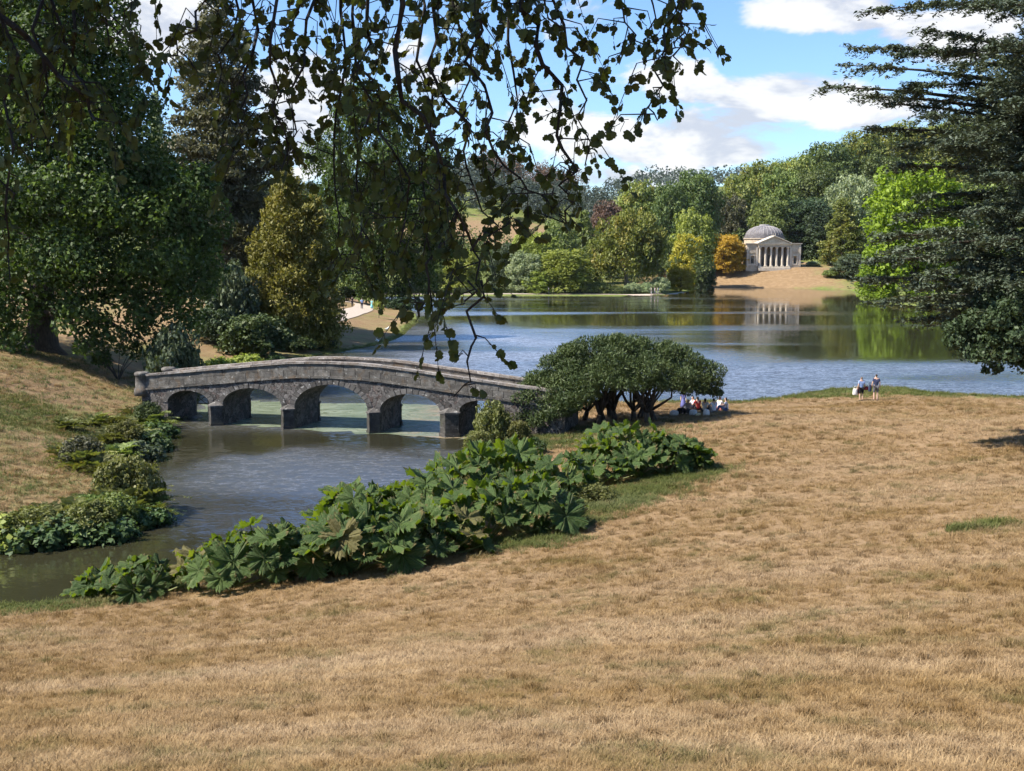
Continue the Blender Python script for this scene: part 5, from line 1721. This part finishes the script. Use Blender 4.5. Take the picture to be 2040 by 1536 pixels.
OL = [over_leaf_mesh(s) for s in range(4)]
OLM = [np_mesh('leaf', v, f, M['overleaf']) for v, f in OL]
TRX, TRY = -9.0, 2.0
over = empty('overhanging_tree', (TRX, TRY, ground_z(TRX, TRY)))
tag(over, 'dark leafy branches of the tree overhead hanging down across the sky', 'tree')
o0 = np.array(over.location)
rg = np.random.default_rng(81)
HANG = [  # hanging branches: picture points of the branch, distance, how leafy, side twigs
    ([(790, -90), (797, 100), (805, 200), (840, 265), (885, 345), (905, 420), (935, 500), (955, 560)], 5.0, 1.1, .011),
    ([(955, 560), (948, 620), (935, 690), (925, 760), (922, 790)], 5.0, .42, .006),
    ([(1030, -90), (1050, 20), (1072, 90), (1105, 170), (1120, 270), (1135, 340), (1150, 400), (1130, 450)], 5.3, 1.1, .011),
    ([(1110, -90), (1130, 50), (1150, 120), (1165, 200), (1175, 260), (1180, 330)], 5.4, .9, .006),
    ([(740, -90), (725, 60), (735, 130), (750, 200), (790, 300), (805, 420), (802, 485)], 5.2, 1.0, .007),
    ([(520, -90), (515, 60), (500, 150), (480, 230), (455, 300)], 5.3, .9, .007),
    ([(640, -90), (620, 40), (600, 130), (580, 220), (570, 300)], 5.4, 1.25, .007),
    ([(440, -90), (410, 0), (375, 60), (345, 110), (315, 125)], 5.3, .7, .006),
    ([(560, -90), (545, 80), (555, 180), (570, 260), (560, 340)], 5.1, 1.1, .006),
    ([(860, -90), (870, 80), (890, 200), (925, 300), (955, 380), (985, 450)], 5.4, 1.2, .008),
    ([(960, -90), (950, 60), (960, 170), (970, 260), (1000, 330), (1060, 380), (1110, 385)], 5.2, 1.1, .007),
    ([(1200, -90), (1245, 20), (1260, 70), (1250, 105)], 5.2, .8, .004),
    ([(1360, -90), (1345, 20), (1330, 100), (1310, 170), (1300, 215), (1305, 240)], 5.0, 1.0, .005),
    ([(1320, -90), (1340, 40), (1350, 85), (1365, 95)], 5.1, .9, .004),
    ([(1370, -90), (1360, 40), (1365, 90), (1355, 130)], 5.0, .9, .004),
    ([(1270, -90), (1300, 10), (1340, 60)], 5.2, .7, .004),
    ([(905, 425), (880, 490), (850, 560), (838, 620), (825, 640)], 5.0, .6, .006),
    ([(955, 560), (925, 600), (908, 612)], 5.0, .8, .004),
    ([(935, 500), (975, 470), (1010, 430)], 5.0, .8, .004),
    ([(680, -90), (690, 120), (682, 230), (665, 330), (675, 440), (690, 540)], 5.5, .9, .006),
    ([(700, -90), (715, 150), (725, 300), (735, 420), (728, 520)], 5.6, .7, .006),
    ([(820, -90), (835, 120), (850, 260), (850, 400), (845, 500)], 5.6, .9, .006),
    ([(1000, -90), (1010, 80), (1020, 200), (1040, 300)], 5.5, 1.1, .006),
    ([(1080, -90), (1090, 0), (1120, 60)], 5.1, 1.1, .006),
    ([(910, -90), (915, 60), (930, 160), (935, 240)], 5.6, 1.2, .006),
    ([(480, -90), (460, 20), (440, 110), (420, 180)], 5.5, .7, .006),
    ([(600, -90), (590, 30), (575, 120)], 5.6, 1.2, .005),
    ([(350, -90), (320, -30), (270, 0), (250, 50), (240, 75)], 5.2, .7, .005),
    ([(-60, -20), (0, 28), (60, 75), (110, 150), (165, 195), (200, 240)], 5.0, .7, .016),
    ([(20, 40), (18, 200), (20, 350), (25, 470), (22, 560)], 5.1, .45, .006),
    ([(150, -90), (155, 60), (165, 150), (190, 210)], 5.3, .9, .008),
    ([(60, -90), (80, 60), (75, 180), (60, 300)], 5.4, .8, .008),
    ([(100, -90), (115, 60), (130, 160), (120, 240)], 5.5, .8, .007),
    ([(200, -90), (210, 20), (235, 90)], 5.4, .7, .006),
    ([(-30, -60), (-30, 200), (-10, 330), (5, 440)], 5.0, .7, .008),
]
wood, big = MB(), MB()
leaf_M = []                                                  # (matrix, variant, apparent size)


def put_leaf(p, d, rgx):
    tipd = unit(np.array([0, 0, -1.0]) * rgx.uniform(.3, 1.0) + d * .7 + rgx.normal(0, .35, 3))
    nrm = rgx.normal(0, 1, 3) + np.array([0, -.5, .3])
    nrm = unit(nrm - tipd * (nrm @ tipd))
    xx = np.cross(tipd, nrm)
    s = rgx.uniform(.021, .047)
    st = p + tipd * .02
    wood.tube([p, st], [.0016, .0012], 3)
    Mx = np.eye(4)
    Mx[:3, 0], Mx[:3, 1], Mx[:3, 2], Mx[:3, 3] = xx * s, tipd * s, nrm * s, st
    leaf_M.append((Mx, int(rgx.integers(4)), s / st[1]))


for pts, y, leafy, r0 in HANG:
    fine_ = []
    for (ax_, ay_), (bx_, by_) in zip(pts[:-1], pts[1:]):     # a crooked twig, not a string
        fine_ += [(ax_, ay_), ((ax_ + bx_) / 2 + rg.normal(0, 13), (ay_ + by_) / 2 + rg.normal(0, 6))]
    pts = fine_ + [pts[-1]]
    W_ = np.array([at_y(px + rg.normal(0, 9), py, y * .90 + rg.normal(0, .06)) for px, py in pts])
    n = len(W_)
    W_ = W_ - 0
    big.tube([tuple(p - o0) for p in W_], [r0 * (1 - .8 * i / (n - 1)) + .0015 for i in range(n)], 6)
    seg = np.concatenate([[0], np.cumsum(np.linalg.norm(np.diff(W_, axis=0), axis=1))])
    Lt = seg[-1]
    m_ = max(3, int(Lt * 15 * leafy))
    for k in range(m_):
        s = (k + rg.uniform(.1, .9)) / m_ * Lt
        if leafy < .5 and s < .03:
            continue
        b0 = np.array([np.interp(s, seg, W_[:, i]) for i in range(3)])
        j = min(n - 2, int(np.searchsorted(seg, s, 'right')) - 1)
        ax = unit(W_[j + 1] - W_[j])
        dr = unit(ax * .35 + rg.normal(0, 1, 3) * np.array([1, .8, .45]) + np.array([0, 0, -.25]))
        tl = (rg.uniform(.04, .16) if rg.random() < .6 else rg.uniform(.15, .38)) * (1 if leafy > .5 else .4)
        if b0[0] / b0[1] > .13:
            tl *= .6
        q = [b0, b0 + dr * tl * .5 + np.array([0, 0, .12 * tl]) + rg.normal(0, .02, 3), b0 + dr * tl + np.array([0, 0, -.45 * tl])]
        wood.tube([tuple(p) for p in q], [.0032, .0024, .0012], 4)
        for c in range(int(2 + tl * 42)):
            f = rg.uniform(.25, 1.05)
            pp = q[0] * (1 - f) ** 2 + 2 * q[1] * f * (1 - f) + q[2] * f * f
            put_leaf(pp, dr, rg)
wv = np.array(wood.v) - o0
link('twigs', np_mesh('twigs', wv, wood.f, M['bark_twig']), over)
big.obj('hanging_branch', M['bark_twig'], over)
leaf_M.sort(key=lambda q: -q[2])
inv = Matrix.Translation(Vector(-o0))
for Mx, v, _ in leaf_M[:300]:
    lf = link('leaf', OLM[v], over)
    lf.matrix_local = inv @ Matrix(Mx.tolist())
VV, FF, off = [], [], 0
for Mx, v, _ in leaf_M[300:]:
    a = np.array(OL[v][0]) @ Mx[:3, :3].T + Mx[:3, 3] - o0
    VV.append(a)
    FF += [tuple(i + off for i in f) for f in OL[v][1]]
    off += len(a)
tag(link('leaf_mass', np_mesh('leaf_mass', np.concatenate(VV), FF, M['overleaf']), over), kind='stuff')
# trunk, limbs and the crown above, outside the picture, that shade the hanging branches
tb = MB().tube([(0, 0, -.5), (0, 0, .6), (.1, .1, 4), (.4, .6, 9), (.8, 1.2, 13)], [1.2, .8, .62, .42, .15], 12)
for e in ((8, 2.6, 4.6), (10.4, 2.6, 4.4), (5.5, 2.7, 4.8), (3, 1.2, 9), (6.5, 1, 8.0), (1, 1, 11), (-3, 1, 10)):
    tb.tube([(.1, .15, 4.2), (e[0] * .4, e[1] * .5 + .2, 5.6 + e[2] * .25), (e[0] * .75, e[1] * .85, e[2] + .5), e], [.26, .2, .12, .03], 8)
tb.obj('trunk', M['bark'], over, True)
Lc = []
for k in range(26):
    Lc.append((rg.uniform(-1.5, 7.5), rg.uniform(-.2, 1.5), rg.uniform(6.4, 10.5), 1.5, .9, 1.2))
link('crown', np_mesh('crown', *foliage(np.array(Lc), 16000, .22, rg), M['overleaf']), over)

# ------------------------------------------------------------------ grass
def grass_mat(name, a, b_, c):
    m, t, out = new_mat(name)
    g = t.n('ShaderNodeNewGeometry')
    rnd = g.outputs['Random Per Island']
    oi = t.n('ShaderNodeObjectInfo').outputs['Random']
    nz = t.noise(g.outputs['Position'], .55, 3.0, .6)
    n2 = t.noise(g.outputs['Position'], 1.6, 3.0, .6)
    col = t.mix(t.math('ADD', t.math('MULTIPLY', rnd, .6), t.math('MULTIPLY', t.ramp(n2, .3, .7), .4)), a, b_)
    col = t.mix(t.math('MULTIPLY', t.ramp(nz, .50, .66), t.ramp(oi, .2, .8, .1, .8)), col, c)
    n3 = t.noise(t.mapping(g.outputs['Position'], scale=(.10, .34, .3), rot=(0, 0, .25)), 1.0, 4.0, .6)
    hs = t.n('ShaderNodeHueSaturation')
    t.put(hs.inputs['Color'], col)
    t.put(hs.inputs['Value'], t.ramp(n3, .3, .7, .80, 1.18))
    t.put(hs.inputs['Saturation'], t.ramp(n3, .3, .7, 1.15, .90))
    col = hs.outputs[0]
    p = principled(t, col, .75, None, .2)
    tr = t.n('ShaderNodeBsdfTranslucent')
    t.put(tr.inputs[0], col)
    mx = t.n('ShaderNodeMixShader')
    mx.inputs[0].default_value = .3
    t.put(mx.inputs[1], p.outputs[0])
    t.put(mx.inputs[2], tr.outputs[0])
    t.put(out.inputs[0], mx.outputs[0])
    return m


def tuft(seed, n, rad, hmin, hmax, wid, lay, mat):
    rg = np.random.default_rng(seed)
    V, F = [], []
    for k in range(n):
        a, r = rg.uniform(0, 6.28), rad * math.sqrt(rg.random())
        b0 = np.array([r * math.cos(a), r * math.sin(a), -.01])
        h = rg.uniform(hmin, hmax)
        da = rg.uniform(0, 6.28)
        ln = rg.uniform(.1, lay)
        d = np.array([math.cos(da) * ln, math.sin(da) * ln, 1.0])
        d = d / np.linalg.norm(d)
        sd = np.array([-math.sin(da), math.cos(da), 0]) * wid * rg.uniform(.6, 1.3)
        mid = b0 + d * h * .55
        tip = b0 + d * h + np.array([math.cos(da), math.sin(da), -.6]) * h * .25
        o = len(V)
        V += [b0 - sd, b0 + sd, mid - sd * .8, mid + sd * .8, tip]
        F += [(o, o + 1, o + 3, o + 2), (o + 2, o + 3, o + 4)]
    return np_mesh('tuft', V, F, mat)


def scatter(name, label, P, scl, meshes, seed):
    rg = np.random.default_rng(seed)
    me = bpy.data.meshes.new(name)
    me.vertices.add(len(P))
    me.vertices.foreach_set('co', P.astype(np.float32).ravel())
    a = me.attributes.new('scl', 'FLOAT', 'POINT')
    a.data.foreach_set('value', scl.astype(np.float32))
    a = me.attributes.new('rot', 'FLOAT_VECTOR', 'POINT')
    rot = np.stack([rg.normal(0, .12, len(P)), rg.normal(0, .12, len(P)), rg.uniform(0, 6.28, len(P))], -1)
    a.data.foreach_set('vector', rot.astype(np.float32).ravel())
    o = link(name, me)
    tag(o, label, kind='stuff')
    coll = bpy.data.collections.new(name + '_tufts')
    for m_ in meshes:
        coll.objects.link(bpy.data.objects.new('tuft', m_))
    ng = bpy.data.node_groups.new(name + '_scatter', 'GeometryNodeTree')
    ng.interface.new_socket('Geometry', in_out='INPUT', socket_type='NodeSocketGeometry')
    ng.interface.new_socket('Geometry', in_out='OUTPUT', socket_type='NodeSocketGeometry')
    N_ = ng.nodes
    gi, go = N_.new('NodeGroupInput'), N_.new('NodeGroupOutput')
    iop = N_.new('GeometryNodeInstanceOnPoints')
    ci = N_.new('GeometryNodeCollectionInfo')
    ci.inputs['Collection'].default_value = coll
    ci.inputs['Separate Children'].default_value = True
    ci.inputs['Reset Children'].default_value = True
    na1 = N_.new('GeometryNodeInputNamedAttribute')
    na1.data_type = 'FLOAT'
    na1.inputs[0].default_value = 'scl'
    na2 = N_.new('GeometryNodeInputNamedAttribute')
    na2.data_type = 'FLOAT_VECTOR'
    na2.inputs[0].default_value = 'rot'
    Lk = ng.links.new
    Lk(gi.outputs[0], iop.inputs['Points'])
    Lk(ci.outputs[0], iop.inputs['Instance'])
    iop.inputs['Pick Instance'].default_value = True
    Lk(na2.outputs[0], iop.inputs['Rotation'])
    Lk(na1.outputs[0], iop.inputs['Scale'])
    Lk(iop.outputs[0], go.inputs[0])
    md = o.modifiers.new('scatter', 'NODES')
    md.node_group = ng
    return o


DRY = grass_mat('dry_grass', (.185, .116, .052), (.46, .332, .180), (.125, .112, .036))
RUST = grass_mat('tussock_grass', (.145, .088, .034), (.32, .215, .105), (.10, .095, .033))
LUSH = grass_mat('lush_grass', (.06, .085, .022), (.16, .17, .055), (.20, .16, .07))
TUFT = [tuft(s, 34, .10, .03, (.09, .08, .10, .11)[s], .0027, (1.2, 1.8, 2.6, 4.0)[s], DRY) for s in range(4)] + [tuft(9, 60, .08, .05, .11, .0026, 1.3, DRY)]
TUSS = [tuft(40 + s, 80, .09, .06, .15, .0028, 1.0, RUST) for s in range(3)]
rg = np.random.default_rng(91)


def polar(n, r0, r1, pw, amax=31):
    u = rg.random(n)
    r = (r0 ** pw + u * (r1 ** pw - r0 ** pw)) ** (1 / pw)
    a = np.radians(rg.uniform(-amax, amax, n))
    return r * np.sin(a), r * np.cos(a), r


X, Y, R_ = polar(105000, 3.0, 90, .55)
sdw = water_dist(X, Y)
ok = sdw > .25
X, Y, R_ = X[ok], Y[ok], R_[ok]
gi_ = np.clip(np.searchsorted(ANG, np.arctan2(X, Y)), 0, len(ANG) - 1)
gj_ = np.clip(np.searchsorted(RAD, np.hypot(X, Y)), 0, len(RAD) - 1)
isg = rg.random(len(X)) < sstep(.22, .75, green[gi_, gj_]) * .9
GX, GY = X[isg], Y[isg]
X, Y, R_ = X[~isg], Y[~isg], R_[~isg]
P = np.stack([X, Y, ground_zs(X, Y)], -1)
scatter('grass', 'short dry straw coloured grass all over the slope', P, (rg.uniform(.6, 1.25, len(P)) * (1 + .16 * lumps(X * 2.6, Y * 2.1 + 4))) * np.clip(.75 + R_ / 38, .8, 2.3), TUFT, 1)
X, Y, R_ = polar(13000, 3.5, 80, .8)
kp = (water_dist(X, Y) > .4) & (lumps(X * .9 + 5, Y * .7) + rg.normal(0, .9, len(X)) > .3)
X, Y, R_ = X[kp], Y[kp], R_[kp]
scatter('tussocks', 'rusty brown tussocks standing out of the short dry grass', np.stack([X, Y, ground_zs(X, Y)], -1), rg.uniform(.5, 1.45, len(X)) * np.clip(.8 + R_ / 60, .8, 1.8), TUSS, 3)
LT = [tuft(20 + s, 40, .16, .08, .26, .006, .9, LUSH) for s in range(3)]
pts = []
for vx, vy, vr, n in ((1130, 1045, 1.0, 300), (1200, 1008, 1.3, 450), (1260, 982, 1.3, 450), (1330, 958, 1.2, 350), (1390, 940, 1.0, 200), (1090, 870, 3.2, 500), (1230, 868, 3, 300), (1040, 1085, 1.2, 300), (1930, 1055, .35, 50), (1990, 1045, .3, 40)):
    c = on_ground(vx, vy)
    pts.append(np.stack([c[0] + rg.normal(0, vr * .8, n), c[1] + rg.normal(0, vr * .55, n)], -1))
sh = SHORE[rg.integers(0, len(SHORE), 60000)] * 1.0
nx_ = np.roll(SHORE, -1, 0)
ii_ = rg.integers(0, len(SHORE), 40000)
tt = rg.random((40000, 1))
q = SHORE[ii_] * (1 - tt) + nx_[ii_] * tt + rg.normal(0, .55, (40000, 2))
seglen = np.linalg.norm(nx_ - SHORE, axis=1)[ii_]
q = q[rg.random(40000) < np.clip(seglen / 6, 0, 1)]
q = q[(np.hypot(q[:, 0], q[:, 1]) < 170)]
pts.append(q)
q = np.concatenate(pts)
q = q[water_dist(q[:, 0], q[:, 1]) > .03]
QT = [tuft(30 + s, 36, .12, .04, .10, .0035, 1.4, LUSH) for s in range(3)]
scatter('green_turf', 'short green turf where the ground stays damp', np.stack([GX, GY, ground_zs(GX, GY)], -1), rg.uniform(.9, 1.7, len(GX)) * np.clip(.8 + np.hypot(GX, GY) / 40, .9, 2.4), QT, 4)
scatter('bank_grass', 'taller green grass and weeds along the water and the rhubarb', np.stack([q[:, 0], q[:, 1], ground_zs(q[:, 0], q[:, 1])], -1), rg.uniform(.6, 1.5, len(q)), LT, 2)

# ------------------------------------------------------------------ the air: thin summer haze
m, t, out = new_mat('summer_haze')
pv = t.n('ShaderNodeVolumePrincipled')
pv.inputs['Color'].default_value = (.90, .94, 1.0, 1)
pv.inputs['Density'].default_value = .00003
pv.inputs['Anisotropy'].default_value = .2
t.put(out.inputs['Volume'], pv.outputs[0])
hz = MB().box((0, 0, 68), (4900, 4900, 144)).obj('haze', m)
tag(hz, 'thin blue summer haze over the valley', kind='stuff')
